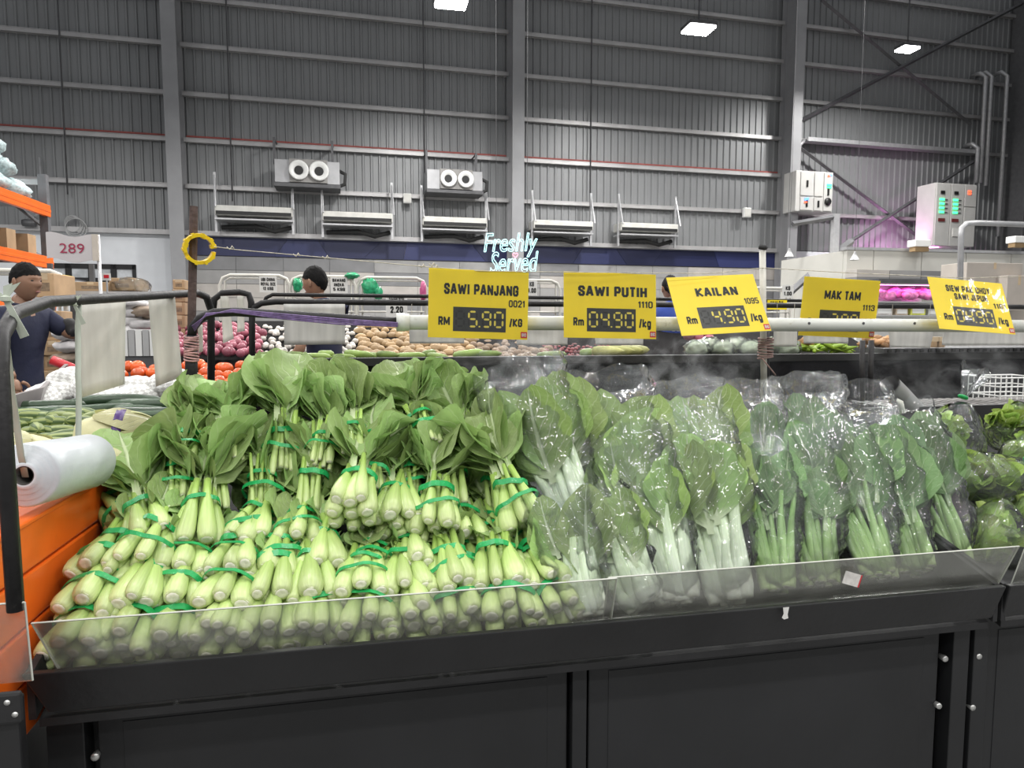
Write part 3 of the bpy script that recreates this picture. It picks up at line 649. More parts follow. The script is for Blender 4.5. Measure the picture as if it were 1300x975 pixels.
def bunch(P0, P1, label, group, seed, leafy=1, sc=1.0, hint=None, thin=False, lsc=1.0):
    r = random.Random(seed); ax = P1-P0
    t = thing('mustard_bunch', label, 'vegetable bunch', axisM(P0, ax, hint if hint else (CAM-P0).normalized()+Vector((0, 0, .35))) @ Matrix.Rotation(r.uniform(-.35, .35), 4, 'Z'), group)
    n = 13 if thin else r.choice((7, 8, 8, 9)); rot = r.uniform(0, 6); tops = []
    for i in range(n):
        if i == 0: bx = by = 0
        else:
            rr = 1 if i <= 6 else .95; a = rot+2*math.pi*(i-1)/min(6, n-1)+(.5 if i > 6 else 0); bx, by = .046*rr*math.cos(a), .036*rr*math.sin(a)
        if i > 6: bx *= 1.25; by *= 1.5
        if thin: a = i*2.4; q_ = math.sqrt((i+.5)/n); bx, by = .040*q_*math.cos(a), .032*q_*math.sin(a)
        bz = r.uniform(-.014, .012)+(.012 if i == 0 else 0)
        top = Vector((bx*(.8 if thin else .42), by*(.8 if thin else .42), .165)); p = Vector((bx, by, bz)); s = r.uniform(.82, 1.12)
        tops.append(p.lerp(top, .93))
        o = obj('stalk', r.choice(PETST if thin else SAWST), t); o.matrix_basis = axisM(p, top-p) @ Matrix.Rotation(r.uniform(0, 6.28), 4, 'Z') @ Matrix.Diagonal((s, s, 1, 1))
    nl = (n, 16, 19)[leafy]
    for i in range(nl):
        ph = r.uniform(-1.9, 1.9) if i % 4 else r.uniform(-.5, .5)
        tilt = r.uniform(-.04, .36) if leafy else r.uniform(-.02, .2)
        if abs(ph) > 1.2: tilt += .18
        M_ = Matrix.Translation(tops[i % n]-Vector((0, 0, .012))) @ Matrix.Rotation(ph*(.55 if i < n else 1), 4, 'Z') @ Matrix.Rotation(-tilt, 4, 'X')
        s = r.uniform(.72, 1.1)*lsc if leafy else r.uniform(.45, .65)
        o = obj('leaf', r.choice(SAWLF), t); o.matrix_basis = M_ @ Matrix.Diagonal((s, s, s, 1))
    o = obj('tie_band', r.choice(BANDS), t); o.matrix_basis = Matrix.Translation((0, 0, .108)) @ Matrix.Rotation(r.uniform(-.15, .15), 4, 'X') @ Matrix.Rotation(r.uniform(-.2, .2), 4, 'Y')
    if r.random() < .7:
        o = obj('tie_band', r.choice(BAND2), t); o.matrix_basis = Matrix.Translation((0, 0, .055)) @ Matrix.Rotation(r.uniform(-.2, .2), 4, 'X') @ Matrix.Rotation(r.uniform(-.35, .35), 4, 'Y')
    t.scale = (sc, sc, sc)
    return t

rows = [
 ('back', 1.80, 2.02, 2, [(236,592,258,492),(294,585,284,482),(360,602,366,450),(408,592,425,480),(448,578,452,484),(488,572,478,492),(546,562,503,462),(604,575,566,480)]),
 ('inner', 1.72, 1.93, 1, [(226,640,232,525),(275,645,272,520),(335,650,330,520),(395,650,400,520),(470,625,470,505),(520,640,520,515),(580,640,570,515),(635,655,610,520)]),
 ('upper middle', 1.59, 1.86, 1, [(192,690,170,575),(250,696,268,536),(310,698,350,600),(376,698,396,604),(446,655,466,540),(503,668,500,570),(552,674,556,545),(600,694,576,600),(632,706,600,602),(668,668,598,500)]),
 ('middle', 1.50, 1.74, 0, [(118,738,160,640),(172,724,192,620),(232,738,240,640),(290,736,292,640),(348,740,350,640),(408,732,412,640),(468,742,470,640),(528,734,526,640),(588,744,582,640),(645,736,632,640),(690,722,672,640)]),
 ('lower', 1.425, 1.67, 0, [(105+59*i, 784-59*i*.062, 118+57*i, 680-57*i*.05) for i in range(11)]),
 ('bottom', 1.375, 1.62, 0, [(92+62*i, 830-62*i*.077, 105+60*i, 730-60*i*.06) for i in range(11)]),
]
sd = 100
RN = {'back': 'back row', 'inner': 'second row from the back', 'upper middle': 'third row from the back', 'middle': 'fourth row from the back', 'lower': 'fifth row from the back', 'bottom': 'front row at the bottom'}
for nm, Ya, Yb, lf, L_ in rows:
    for i, (bx, by, tx, ty) in enumerate(L_):
        sd += 1; P0 = U(bx, by, Ya + .012*((i*7) % 3-1)); P1 = U(tx, ty, Yb)
        if lf == 0: P1 = P0+Vector(((tx-bx)*.0012+.02*math.sin(i*2.3), .28, .115+.03*math.sin(i*1.7)))
        sc = {'back': .82, 'inner': .86, 'upper middle': 1.0}.get(nm, 1.0)
        big = (nm == 'back' and i == 2)
        bunch(P0, P1, '%s green-tied mustard bunch from the left in the %s' % (ORD[i], RN[nm]), '%s of mustard bunches' % RN[nm], sd, lf, 1.0 if big else sc, None, nm in ('back', 'inner'), {'upper middle': 1.2, 'back': 1.12}.get(nm, 1.0))
bunch(U(178, 668, 1.72), U(112, 612, 1.86), 'dark-leaved mustard bunch drooping against the orange boards', 'third row from the back of mustard bunches', 77, 1, 1.0)

# ------------------------------------------------------------ bagged greens
film = film_mat('clear_bag_film', .038, 1.5, .07, 1.0)
film2 = film_mat('crumpled_bag_film', .08, 1.9, .09, 1.3, scale=20)
def sstep(x): x = max(0, min(1, x)); return x*x*(3-2*x)
def bag_mesh(L, w, th, seed, ext=.10, tw=1.05, tth=.8, amp=.012, nu=44, nv=34, bot=.5):
    r = random.Random(seed); o = Vector((seed*3.1, seed*1.7, 0))
    m = MB()
    def fn(u, v):
        a = 2*math.pi*u; t = v*(1+ext)-.02
        e = .78
        c, s = math.cos(a), math.sin(a); cx = math.copysign(abs(c)**e, c); sy = math.copysign(abs(s)**e, s)
        k = sstep(v/.10); wv = (bot+(1-bot)*sstep(t*1.7))*(tw if v > .8 else 1+(tw-1)*v/.8)*k+.04*(1-k)
        tv = (.75+.25*sstep(t*3))*k*(1-(1-tth)*sstep((t-.45)/.6))
        p = Vector((cx*w/2*wv, sy*th/2*tv, t*L))
        q = p*11+o
        n1 = noise.noise(q); rdg = abs(noise.noise(p*26+o*1.3)); n3 = abs(noise.noise(p*55+o))
        d = amp*(1.2*n1+1.6*(rdg-.25)+.7*(n3-.25))*(.4+.6*k)
        p += Vector((c*d*1.2, s*d*1.2, 0))
        if v > .85: p.z += L*.06*noise.noise(Vector((c*2.2, s*2.2, seed)))*(v-.85)/.15
        return p
    m.grid(fn, nu, nv, True)
    return m
PUTST = [stalk_mesh(60+i, .22, .017, .009, .55, .8, 1.05).mesh('stem', [put_st, cut_m], True) for i in range(3)]
PUTLF = [leaf_mesh(80+i, *p, pet=.10, pw=.008).mesh('leaf', put_lf, True) for i, p in enumerate(((.25, .15, .25, .2, .07), (.23, .14, .5, .3, .08), (.26, .16, .1, .15, .09), (.2, .13, .9, .3, .1)))]
KAIST = [stalk_mesh(70+i, .24, .0125, .006, .9, .85, 1.0).mesh('stem', [kai_st, cut_m], True) for i in range(3)]
KAILF = [leaf_mesh(90+i, *p, pet=.2, pw=.005).mesh('leaf', kai_lf, True) for i, p in enumerate(((.25, .12, .2, .35, .06), (.22, .13, .45, .45, .07), (.27, .11, .1, .5, .06), (.2, .12, .8, .3, .08)))]
BABLF = [leaf_mesh(110+i, *p, pet=.12, pw=.010).mesh('leaf', bab_lf, True) for i, p in enumerate(((.13, .075, .8, .6, .09), (.12, .08, 1.2, .5, .1), (.14, .07, .4, .8, .08)))]
def bag(P0, P1, w, th, kind, label, seed, ext=.10, crumple=False, nlv=None, tw=1.05, twist=0):
    r = random.Random(seed); ax = P1-P0; L = ax.length/(1+ext)
    names = {'p': ('bagged_pak_choy', 'bags of white-stemmed pak choy'), 'k': ('bagged_kailan', 'bags of kailan')}
    nm, grp = names[kind]
    t = thing(nm, label, 'bagged vegetable', axisM(P0, ax, (CAM-P0).normalized()+Vector((0, 0, .3))) @ Matrix.Rotation(twist, 4, 'Z'), grp)
    obj('plastic_bag', bag_mesh(L, w*1.05, th*1.45, seed, ext, tw).mesh('plastic_bag', film2 if crumple else film, True), t)
    S_, F_ = (PUTST, PUTLF) if kind == 'p' else (KAIST, KAILF)
    ns = 9 if kind == 'p' else 8
    for i in range(ns):
        fx = (i+.5)/ns*2-1; p = Vector((fx*w*.2, r.uniform(-.2, .2)*th, r.uniform(.0, .012))); q = Vector((fx*w*.34, r.uniform(-.28, .2)*th, L*.55))
        s = r.uniform(.85, 1.2)
        o = obj('stem', r.choice(S_), t); o.matrix_basis = axisM(p, q-p) @ Matrix.Rotation(r.uniform(-.3, .3), 4, 'Z') @ Matrix.Diagonal((s, s, L*.58/.22, 1))
    nl = nlv or 18
    for i in range(nl):
        fx = r.uniform(-1, 1); z0 = L*r.uniform(.26, .5); s = min(1.0, (L*1.02-z0)/.25)*r.uniform(.85, 1.05)
        M_ = Matrix.Translation((fx*w*.27, th*(.30-.52*(i/(nl-1)))*.8, z0)) @ Matrix.Rotation(fx*.22+r.uniform(-.12, .12), 4, 'Y') @ Matrix.Rotation(r.uniform(-.06, .14), 4, 'X') @ Matrix.Rotation(r.uniform(-.7, .7), 4, 'Z')
        sx = s*min(1.15, w/.15)
        o = obj('leaf', r.choice(F_), t); o.matrix_basis = M_ @ Matrix.Diagonal((sx, s*.34, s, 1))
    return t
bag(U(738, 668, 1.64), U(655, 462, 1.92), 0.204, .10, 'p', 'bag of pak choy rising behind the right end of the mustard bunches', 301, .12, tw=1.2)
bag(U(800, 700, 1.56), U(768, 478, 1.98), 0.204, .10, 'p', 'tall bag of pak choy at the back beneath the second price card', 302, .12, tw=1.25)
bag(U(892, 640, 1.70), U(868, 492, 2.0), 0.204, .10, 'p', 'hazy bag at the back beneath the third price card', 303, .14, True)
bag(U(748, 786, 1.375), U(706, 622, 1.58), 0.156, .08, 'p', 'short bag of pak choy whose single pale leaf lies beside the mustard bunches', 304, .06, nlv=6)
bag(U(822, 772, 1.385), U(735, 630, 1.56), 0.180, .085, 'p', 'short bag of pak choy slanting to the left behind the acrylic joint', 305, .06, nlv=7)
bag(U(862, 768, 1.42), U(798, 545, 1.80), 0.192, .09, 'p', 'front bag of pak choy with one broad upright leaf, middle of the bags', 306, .05)
bag(U(928, 766, 1.40), U(878, 532, 1.76), 0.204, .10, 'p', 'bag of pak choy with thick white stems and a leaf poking from the top', 307, .04)
# kailan
bag(U(965, 650, 1.72), U(945, 490, 1.98), 0.192, .09, 'k', 'crumpled bag of kailan at the back right below the third price card', 311, .22, True, 8)
bag(U(1040, 640, 1.72), U(1022, 484, 1.98), 0.204, .10, 'k', 'crumpled shiny bag of kailan at the back beside the white rod', 312, .25, True, 8, 1.1)
bag(U(1105, 640, 1.76), U(1088, 492, 2.0), 0.192, .10, 'k', 'bag of kailan at the back with an empty clear top', 313, .55, False, 7, 1.15)
bag(U(988, 752, 1.40), U(962, 560, 1.70), 0.156, .08, 'k', 'bag of kailan next to the thick-stemmed pak choy', 314, .08)
bag(U(1042, 742, 1.42), U(1002, 555, 1.74), 0.192, .09, 'k', 'wide bag of kailan with dark leaves left of the torn sticker', 315, .05)
bag(U(1118, 735, 1.42), U(1048, 540, 1.76), 0.204, .09, 'k', 'slanting bag of kailan above the torn sticker', 316, .05, twist=.2)
bag(U(1165, 728, 1.43), U(1092, 535, 1.78), 0.192, .09, 'k', 'slanting bag of kailan right of the torn sticker', 317, .10)
bag(U(1215, 722, 1.45), U(1128, 525, 1.80), 0.204, .09, 'k', 'rightmost bag of kailan with one big flat leaf', 318, .08, twist=-.2)
# baby pak choy in knotted bags
def round_bag(P, rx, rz, label, seed, knot=None, sq=.75):
    r = random.Random(seed); t = thing('bagged_baby_choy', label, 'bagged vegetable', T(P), 'knotted bags of baby pak choy')
    m = MB(); kn = Vector(knot).normalized() if knot else Vector((.2, 0, 1)).normalized()
    def fn(u, v):
        a = 2*math.pi*u; b_ = math.pi*(v*.94+.03); d = Vector((math.sin(b_)*math.cos(a), math.sin(b_)*math.sin(a), -math.cos(b_)))
        p = Vector((d.x*rx, d.y*rx*sq, d.z*rz))
        q = p*16+Vector((seed, seed*2, 0)); k = max(0, d.dot(kn)-.72)/.28
        p *= 1+.07*noise.noise(q)+.10*(abs(noise.noise(p*34+Vector((seed, 0, 0))))-.25)
        p += kn*k*k*rx*.35
        return p
    m.grid(fn, 40, 26, True); m.build('plastic_bag', film, t, True)
    for j in range(7):
        hd = Vector((r.uniform(-.5, .5)*rx, r.uniform(-.4, .4)*rx*sq, r.uniform(-.45, .45)*rz)); ax = Vector((r.uniform(-1, 1), r.uniform(-.8, .1), r.uniform(.1, 1))).normalized()
        for i in range(8):
            M_ = axisM(hd-ax*.05, ax, (0, -1, .2)) @ Matrix.Rotation(2*math.pi*i/8+r.uniform(-.3, .3), 4, 'Z') @ Matrix.Translation((0, .006+.006*(i % 2), 0)) @ Matrix.Rotation(r.uniform(-.25, .1), 4, 'X')
            s = r.uniform(.75, 1.0)*min(1, rx/.09)
            o = obj('leaf', r.choice(BABLF), t); o.matrix_basis = M_ @ Matrix.Diagonal((s, s, s, 1))
    if knot:
        base = kn*rx*1.15
        m = MB()
        def fl(u, v):
            a = 2*math.pi*u; rr = .012+.045*v**1.3; z = .10*v
            return Vector((rr*math.cos(a)*(1+.15*math.sin(3*a)), rr*.45*math.sin(a)+.012*math.sin(4*a)*v, z+.015*v*math.sin(3*a+seed)))
        m.grid(fl, 24, 8, True); m.build('bag_neck', film2, t, True, M=axisM(base, kn, (0, -1, 0)))
        tb = MB(); tb.lathe([(.013, -.004), (.016, 0), (.013, .005)], 10); tb.build('tie', band_m, t, True, M=axisM(base, kn, (0, -1, 0)))
    return t
round_bag(U(1195, 562, 1.86), .14, .095, 'knotted bag of baby pak choy at the back with its neck standing up', 401, (.45, 0, .9))
round_bag(U(1243, 614, 1.74), .135, .095, 'knotted bag of baby pak choy in the middle of the right-hand pile', 402, (.9, -.2, .45))
round_bag(U(1260, 690, 1.56), .12, .085, 'bag of yellowish baby pak choy low behind the guard', 403)
round_bag(U(1285, 548, 1.98), .10, .075, 'bag of baby pak choy lying furthest back by the wire rack', 406)
round_bag(U(1318, 590, 1.82), .13, .10, 'bag of baby pak choy cut off by the right edge, upper', 404)
round_bag(U(1325, 665, 1.60), .10, .09, 'bag of baby pak choy cut off by the right edge, lower', 405)

# ------------------------------------------------------------ rails, pipe and price cards over the stall
YP = 2.03
def rail(name, label, cat, pts, r, m, seg=10):
    return tag(MB().tube(pts, r, seg).build(name, m, None, True), label, cat)
pvc = mat('white_pvc', (.62, .63, .58), .35, 0, .12, 5, dirt=(.48, .47, .40), dscale=25, dcut=.62)
t = thing('mist_pipe', 'long white plastic misting pipe with small holes above the greens', 'pipe', T(U(505, 409, YP)))
A = U(505, 409, YP); B = U(1205, 413.5, YP); dv = (B-A); E_ = dv*1.45
b = MB(); b.tube([(0, 0, 0), E_], .0215, 20); b.build('pipe', pvc, t, True)
b = MB(); u_ = dv.normalized(); b.tube([-u_*.004, u_*.02, u_*.021, u_*.032], [.0265, .0265, .025, .025], 20); b.build('end_collar', pvc, t, True)
for px in (1027, 1096, 1161, 930, 1245):
    P = U(px, 410.5, YP-.0205); b = MB(); b.lathe([(0, 0), (.0045, 0), (.0045, .002), (0, .002)], 10, Matrix.Rotation(math.pi/2, 4, 'X')); b.build('mist_hole', dark_m, t, M=Matrix.Translation(P-t.location))
# left stall's pipe frame and the bent rail that carries the mist pipe
rail('pipe_frame', 'dark pipe frame bending over the left stall and down behind it', 'pipe frame',
     [U(20, 775, 1.20), U(8, 600, 1.20), U(0, 470, 1.2), U(2, 425, 1.25), U(18, 398, 1.36), U(60, 383, 1.62), U(250, 372, 2.50), U(262, 377, 2.58), U(268, 394, 2.60), U(268, 505, 2.60)], .0125, blackp_m)
rail('bent_rail', 'bent black rail bound with purple string, joining the white pipe', 'rail',
     [U(243, 428, 2.10), U(245, 416, 2.10), U(254, 404, 2.09), U(272, 397, 2.08), U(300, 396, 2.07), U(400, 402, 2.04), U(512, 409, YP)], .0125, blackp_m)
rail('support_post', 'short black post bound with pink string left of the heap', 'post', [U(243, 426, 2.10), U(243, 520, 2.10)], .0165, blackp_m)
str_p = mat('pink_string', (.50, .28, .27), .7, 0, .5, 60, .3, 90)
b = MB()
for k in range(13): y = 427+k*2.3+(2 if k > 8 else 0); b.tube([U(243, y, 2.10)+Vector((.0185*math.cos(a), .0185*math.sin(a), .004*math.sin(a+k))) for a in [2*math.pi*j/12 for j in range(13)]], .0028, 5)
tag(b.build('string_binding', str_p, None, True), 'pink string wound round the short black post', 'string')
str_v = mat('purple_string', (.17, .11, .26), .6, 0, .4, 70)
b = MB()
for q in range(4): b.tube([U(244+q, 414+q*2, 2.085), U(262, 401-q, 2.06), U(295, 393+q, 2.05), U(360, 399+q*2, 2.02), U(430, 405+q*2.2, 2.005), U(505, 410+q*1.5, 2.0)], .0022, 5)
tag(b.build('purple_string', str_v, None, True), 'purple string stretched along the bent black rail', 'string')
rust = mat('rusty_stake', (.085, .055, .048), .8, 0, .4, 25, .5, 60)
b = MB(); P = U(246, 262, 2.13); Q = U(243, 430, 2.13); b.tube([P, P*.5+Q*.5, Q], .0115, 8); tag(b.build('wooden_stake', rust), 'rough dark brown stake standing up through the yellow ring', 'stake')
# yellow ring
t = thing('plastic_ring', 'bright yellow toothed plastic ring hung on the brown stake', 'ring', T(U(253, 316, 2.12)) @ Matrix.Rotation(.35, 4, 'Z') @ Matrix.Rotation(.15, 4, 'X') @ Matrix.Scale(.8, 4))
yel_p = mat('yellow_plastic', (.86, .60, .01), .35, 0, .1, 20)
b = MB(); seg = 40
for k in range(seg):
    a0, a1 = 2*math.pi*k/seg, 2*math.pi*(k+1)/seg
    if k in (0, 39): continue
    ri, ro, h = .042, (.0535 if k % 4 else .0565), (.021 if k % 8 < 6 else .015)
    b.add([(r_*math.cos(a), y_, r_*math.sin(a)) for a in (a0, a1) for r_ in (ri, ro) for y_ in (-h, h)], [(0,1,3,2), (4,6,7,5), (0,4,5,1), (2,3,7,6), (0,2,6,4), (1,5,7,3)])
b.build('band', yel_p, t)
for a, s_ in ((.25, 1), (2.9, .8), (1.25, .8)):
    b = MB(); b.box(-.010*s_, -.018, -.007, .010*s_, .018, .007); b.build('clip', yel_p, t, bevel=.002, M=Matrix.Rotation(-a, 4, 'Y') @ Matrix.Translation((.046, 0, 0)))
twine = mat('pale_twine', (.50, .46, .38), .8, 0, .3, 60)
pts = [U(272, 313, 2.11), U(300, 317, 2.10), U(400, 326, 2.07), U(480, 333, 2.05), U(545, 339, 2.02), U(610, 344, 1.985), U(760, 346, 1.985), U(905, 347, 2.0), U(968, 340, 2.06), U(1070, 346, 2.1), U(1225, 353, 2.01), U(1340, 350, 2.02)]
b = MB(); b.tube(pts, .0013, 5)
for px, py in ((292, 315), (376, 324), (413, 327), (535, 338), (552, 339), (548, 336)):
    c = U(px, py, 2.07 if px < 450 else 2.03); b.tube([c+Vector((-.008, 0, .003)), c+Vector((0, -.003, -.004)), c+Vector((.006, 0, .006)), c+Vector((.010, .002, -.002))], .0018, 5)
tag(b.build('twine', twine, None, True), 'knotted twine strung from the stake across the tops of the price cards', 'twine')
# white rod
t = thing('white_rod', 'chipped white rod standing behind the third price card', 'rod', T(U(970, 505, 2.07)))
b = MB(); q = U(968, 318, 2.07)-t.location; b.tube([(0, 0, 0), q*.5, q], .0105, 10); b.build('rod', mat('chipped_white', (.58, .56, .50), .5, 0, .2, 20, dirt=(.25, .22, .18), dscale=30, dcut=.62), t, True)
b = MB(); b.tube([q+Vector((-.012, 0, .012)), q+Vector((0, -.01, .008)), q+Vector((.012, .004, .010))], .009, 6); b.build('black_wrap', bundle_m, t, True)
b = MB()
for k in range(9):
    z = U(968, 430+k*3, 2.07).z-t.location.z; b.tube([Vector((.026*math.cos(a)+.0, .017*math.sin(a), z+.003*math.sin(a+k))) for a in [2*math.pi*j/12 for j in range(13)]], .0025, 5)
b.tube([(-.02, -.016, U(968, 455, 2.07).z-t.location.z), (.0, -.022, U(968, 465, 2.07).z-t.location.z), (.028, -.018, U(968, 476, 2.07).z-t.location.z)], .0025, 5)
b.build('twine_binding', mat('pinkish_twine', (.30, .20, .18), .8, 0, .3, 60), t, True)
rail('support_post', 'black post bound to the chipped white rod', 'post', [U(972, 418, 2.10), U(972, 505, 2.10)], .0125, blackp_m)

card_m = mat('yellow_card', (.96, .74, .015), .42, 0, .06, 9, dirt=(.70, .48, .02), dscale=30, dcut=.70)
disp_m = mat('display_grey', (.035, .036, .036), .3, 0, .25, 30)
seg_m = mat('segment_yellow', (.80, .66, .10), .45, 0, .08, 20)
lam_m = film_mat('laminate', .02, .55, .06, .22, (.985, .985, .97), 9)
logo_m = mat('logo_red', (.60, .015, .03), .4)
SEGS = {'a': (0, 1, 1), 'g': (0, 1, .5), 'd': (0, 1, 0)}
DIG = {'0': 'abcdef', '1': 'bc', '2': 'abged', '4': 'fgbc', '5': 'afgcd', '7': 'abc', '9': 'abcdfg', ' ': ''}
def seven(mb_on, mb_off, ch, x, z, w, h, y):
    th = h*.13; on = DIG[ch]; x1 = x+w; sl = .06*h
    def hseg(n, zz):
        (mb_on if n in on else mb_off).prism([(x+th*.5, zz), (x+th, zz+th*.5), (x1-th, zz+th*.5), (x1-th*.5, zz), (x1-th, zz-th*.5), (x+th, zz-th*.5)], y, y+.0002)
    def vseg(n, xx, z0, z1):
        (mb_on if n in on else mb_off).prism([(xx, z0+th*.4), (xx+th*.5, z0+th*.9), (xx+th*.5, z1-th*.9), (xx, z1-th*.4), (xx-th*.5, z1-th*.9), (xx-th*.5, z0+th*.9)], y, y+.0002)
    hseg('a', z+h); hseg('g', z+h/2); hseg('d', z)
    vseg('f', x, z+h/2, z+h); vseg('b', x1, z+h/2, z+h); vseg('e', x, z, z+h/2); vseg('c', x1, z, z+h/2)
def price_card(label, cx, cy, Y, roll, pitch, yaw, title, code, price, units, w=.29, h=.196):
    M_ = Matrix.Translation(U(cx, cy, Y)) @ Matrix.Rotation(yaw, 4, 'Z') @ Matrix.Rotation(pitch, 4, 'X') @ Matrix.Rotation(roll, 4, 'Y')
    t = thing('price_card', label, 'price sign', M_, 'yellow price cards over the stall')
    def X(f): return (f-.5)*w
    def Z(f): return (.5-f)*h
    bow = lambda x, z: .004*math.cos(x*9)*math.cos(z*11)
    b = MB(); b.box(-w/2, -.0006, -h/2, w/2, .0006, h/2); b.build('card', card_m, t)
    y = -.0010
    if len(title) == 1: block_into(q := MB(), title[0], X(.15) if len(title[0]) > 8 else X(.28), Z(.365), X(.90) if len(title[0]) > 8 else X(.76), Z(.205), y)
    else:
        q = MB(); block_into(q, title[0], X(.21), Z(.255), X(.80), Z(.125), y); block_into(q, title[1], X(.30), Z(.405), X(.74), Z(.28), y)
    q.build('title', ink_m, t)
    q = MB(); block_into(q, code, X(.80), Z(.525), X(.965), Z(.42), y, .17); q.build('code', ink_m, t)
    q = MB(); block_into(q, units[0], X(.10), Z(.82), X(.215), Z(.69), y); block_into(q, units[1], X(.81), Z(.86) if 'k' in units[1] else Z(.82), X(.945), Z(.69), y); q.build('unit_text', ink_m, t)
    b = MB(); b.box(X(.245), -.0010, Z(.90), X(.775), -.0004, Z(.545)); d = b.build('price_display', disp_m, t)
    on, off = MB(), MB(); dw, dh = .078*w, .215*h
    xs = [.262, .388, .527, .650]
    ds = price.replace('.', '').rjust(4)
    for k, ch in enumerate(ds): seven(on, off, ch, X(xs[k])+.004, Z(.825), dw, dh, -.0013)
    b_ = X(.500); on.prism([(b_, Z(.835)), (b_+.005, Z(.835)), (b_+.005, Z(.815)), (b_, Z(.815))], -.0013, -.0011)
    on.build('lit_segments', seg_m, d); off.build('blank_segments', ink_m, d)
    b = MB(); b.box(X(.93), -.0012, Z(.975), X(.995), -.0006, Z(.885)); lg = b.build('logo', logo_m, t)
    q = MB(); block_into(q, 'SC', X(.938), Z(.955), X(.987), Z(.905), -.0014); q.build('logo_letters', white_pl, lg)
    lm = MB()
    def fn(u, v): x = (u-.5)*(w+.012); z = (v-.5)*(h+.012); return Vector((x, -.0022+.0012*noise.noise(Vector((x*14, z*14, cx))), z))
    lm.grid(fn, 20, 14); lm.build('laminate', lam_m, t, True)
    return t
price_card('yellow price card reading SAWI PANJANG', 608, 386.5, 1.985, .03, -.04, .0, ['SAWI PANJANG'], '0021', '5.90', ('RM', '/KG'))
price_card('yellow price card reading SAWI PUTIH', 775, 388, 1.985, .02, -.10, .0, ['SAWI PUTIH'], '1110', '04.90', ('Rm', '/kg'))
price_card('tilted yellow price card reading KAILAN', 912, 386, 1.965, -.06, -.52, -.05, ['KAILAN'], '1095', '4.90', ('Rm', '/kg'), h=.205)
price_card('yellow price card reading MAK TAM, half behind the white pipe', 1066, 391, 2.085, .04, .06, .0, ['MAK TAM'], '1113', '2.00', ('Rm', '/kg'))
price_card('tilted yellow price card reading SIEW PAK CHOY SAWI JEPUN', 1233, 388, 1.975, .075, -.42, .0, ['SIEW PAK CHOY', 'SAWI JEPUN'], '1161', '04.90', ('Rm', '/kg'), h=.19)

# ------------------------------------------------------------ orange boards between the stalls
XO = -.625
t = thing('orange_divider', 'orange steel divider of stacked boards left of the mustard heap', 'divider', T((XO, 1.22, 0)))
for k in range(4):
    b = MB(); z0 = .60+k*.098; b.box(-.03, 0, z0+.004, 0, .91, z0+.096); b.build('board', orange_m, t, bevel=.004)
b = MB(); b.box(-.135, 0, .982, .004, .91, .992); b.box(-.135, 0, .93, -.128, .91, .985); b.build('top_flange', orange_m, t, bevel=.003)
b = MB(); b.box(-.05, .90, .992, .0, .905, 1.075); b.box(-.004, .87, .99, .002, .905, 1.075); tb = b.build('upright_tab', orange_m, t, bevel=.004)
for z in (1.06, 1.035):
    b = MB(); b.lathe([(0, 0), (.005, 0), (.005, .002), (0, .002)], 10, Matrix.Translation((-.03, .8995, z)) @ Matrix.Rotation(math.pi/2, 4, 'X')); b.build('rivet', white_pl, tb)
# ------------------------------------------------------------ left stall
t = thing('side_stall', 'black stall left of the orange divider with gourds and cucumbers', 'stall', T((-.77, 1.2, 0)))
b = MB(); b.add([(-1.5, 0.1, .86), (0, .1, .86), (0, 2.0, 1.06), (-1.5, 2.0, 1.06), (-1.5, .1, .84), (0, .1, .84), (0, 2.0, 1.04), (-1.5, 2.0, 1.04)], [(0,1,2,3),(7,6,5,4),(0,4,5,1),(1,5,6,2),(2,6,7,3),(3,7,4,0)])
b.build('tray', black_m, t)
b = MB(); b.box(-1.5, .12, .02, 0, 1.9, .82); b.build('carcass', door_m, t)
P = U(28, 882, 1.21)-t.location
b = MB(); b.box(P.x-.9, -.005, .40, P.x-.0, .02, P.z); b.build('lip', lip_m, t, bevel=.004)
for px, py in ((11, 890), (21, 905)):
    q = U(px, py, 1.19)-t.location; b = MB(); b.lathe([(0, 0), (.005, 0), (.0045, .006), (0, .007)], 10, Matrix.Rotation(math.pi/2, 4, 'X')); b.build('bolt', steel_m, t, True, M=Matrix.Translation(q))
b = MB(); q0 = U(-30, 880, 1.195)-t.location; q1 = U(32, 915, 1.195)-t.location; b.box(q0.x, -.015, q1.z, q1.x, -.004, q0.z); b.build('bracket', black_m, t, bevel=.006)
P0 = U(-40, 868, 1.205); P1 = U(41, 868, 1.205)
guard('short acrylic guard of the left stall cut off by the picture edge', P0.x, P1.x, 1.205, P0.z-.005, U(36, 762, 1.205).z, .01, 0, .0)
P0 = U(0, 545, 2.0)
# bag roll on strips
A = U(30, 604, 1.42); B = U(108, 586, 1.66)
t = thing('bag_roll', 'thick white roll of plastic bags hanging over the left stall', 'bag roll', axisM(A, B-A, (0, 0, 1)))
L_ = (B-A).length+.02; R_ = .060
roll_m = mat('bag_roll_film', (.58, .61, .64), .32, 0, .06, 6, .25, 18)
b = MB(); b.lathe([(.018, .0), (.024, -.001), (.026, .004), (.034, .002), (.036, .006), (.045, .004), (.047, .008), (.056, .006), (R_, .012), (R_*1.01, L_*.3), (R_*.985, L_*.6), (R_, L_-.01), (R_*.93, L_), (.018, L_)], 36, None, 0, lambda a, v: .012*math.sin(3*a+4*v)*(v > .3), 1, False); b.build('roll', roll_m, t, True)
b = MB(); b.lathe([(.0185, .001), (.0185, L_*.98), (.016, L_*.98), (.016, .001), (.0185, .001)], 20, caps=False); b.build('core', mat('roll_core', (.05, .045, .04), .8), t, True)
strip_m = mat('pale_strap', (.44, .48, .40), .5, 0, .1, 20)
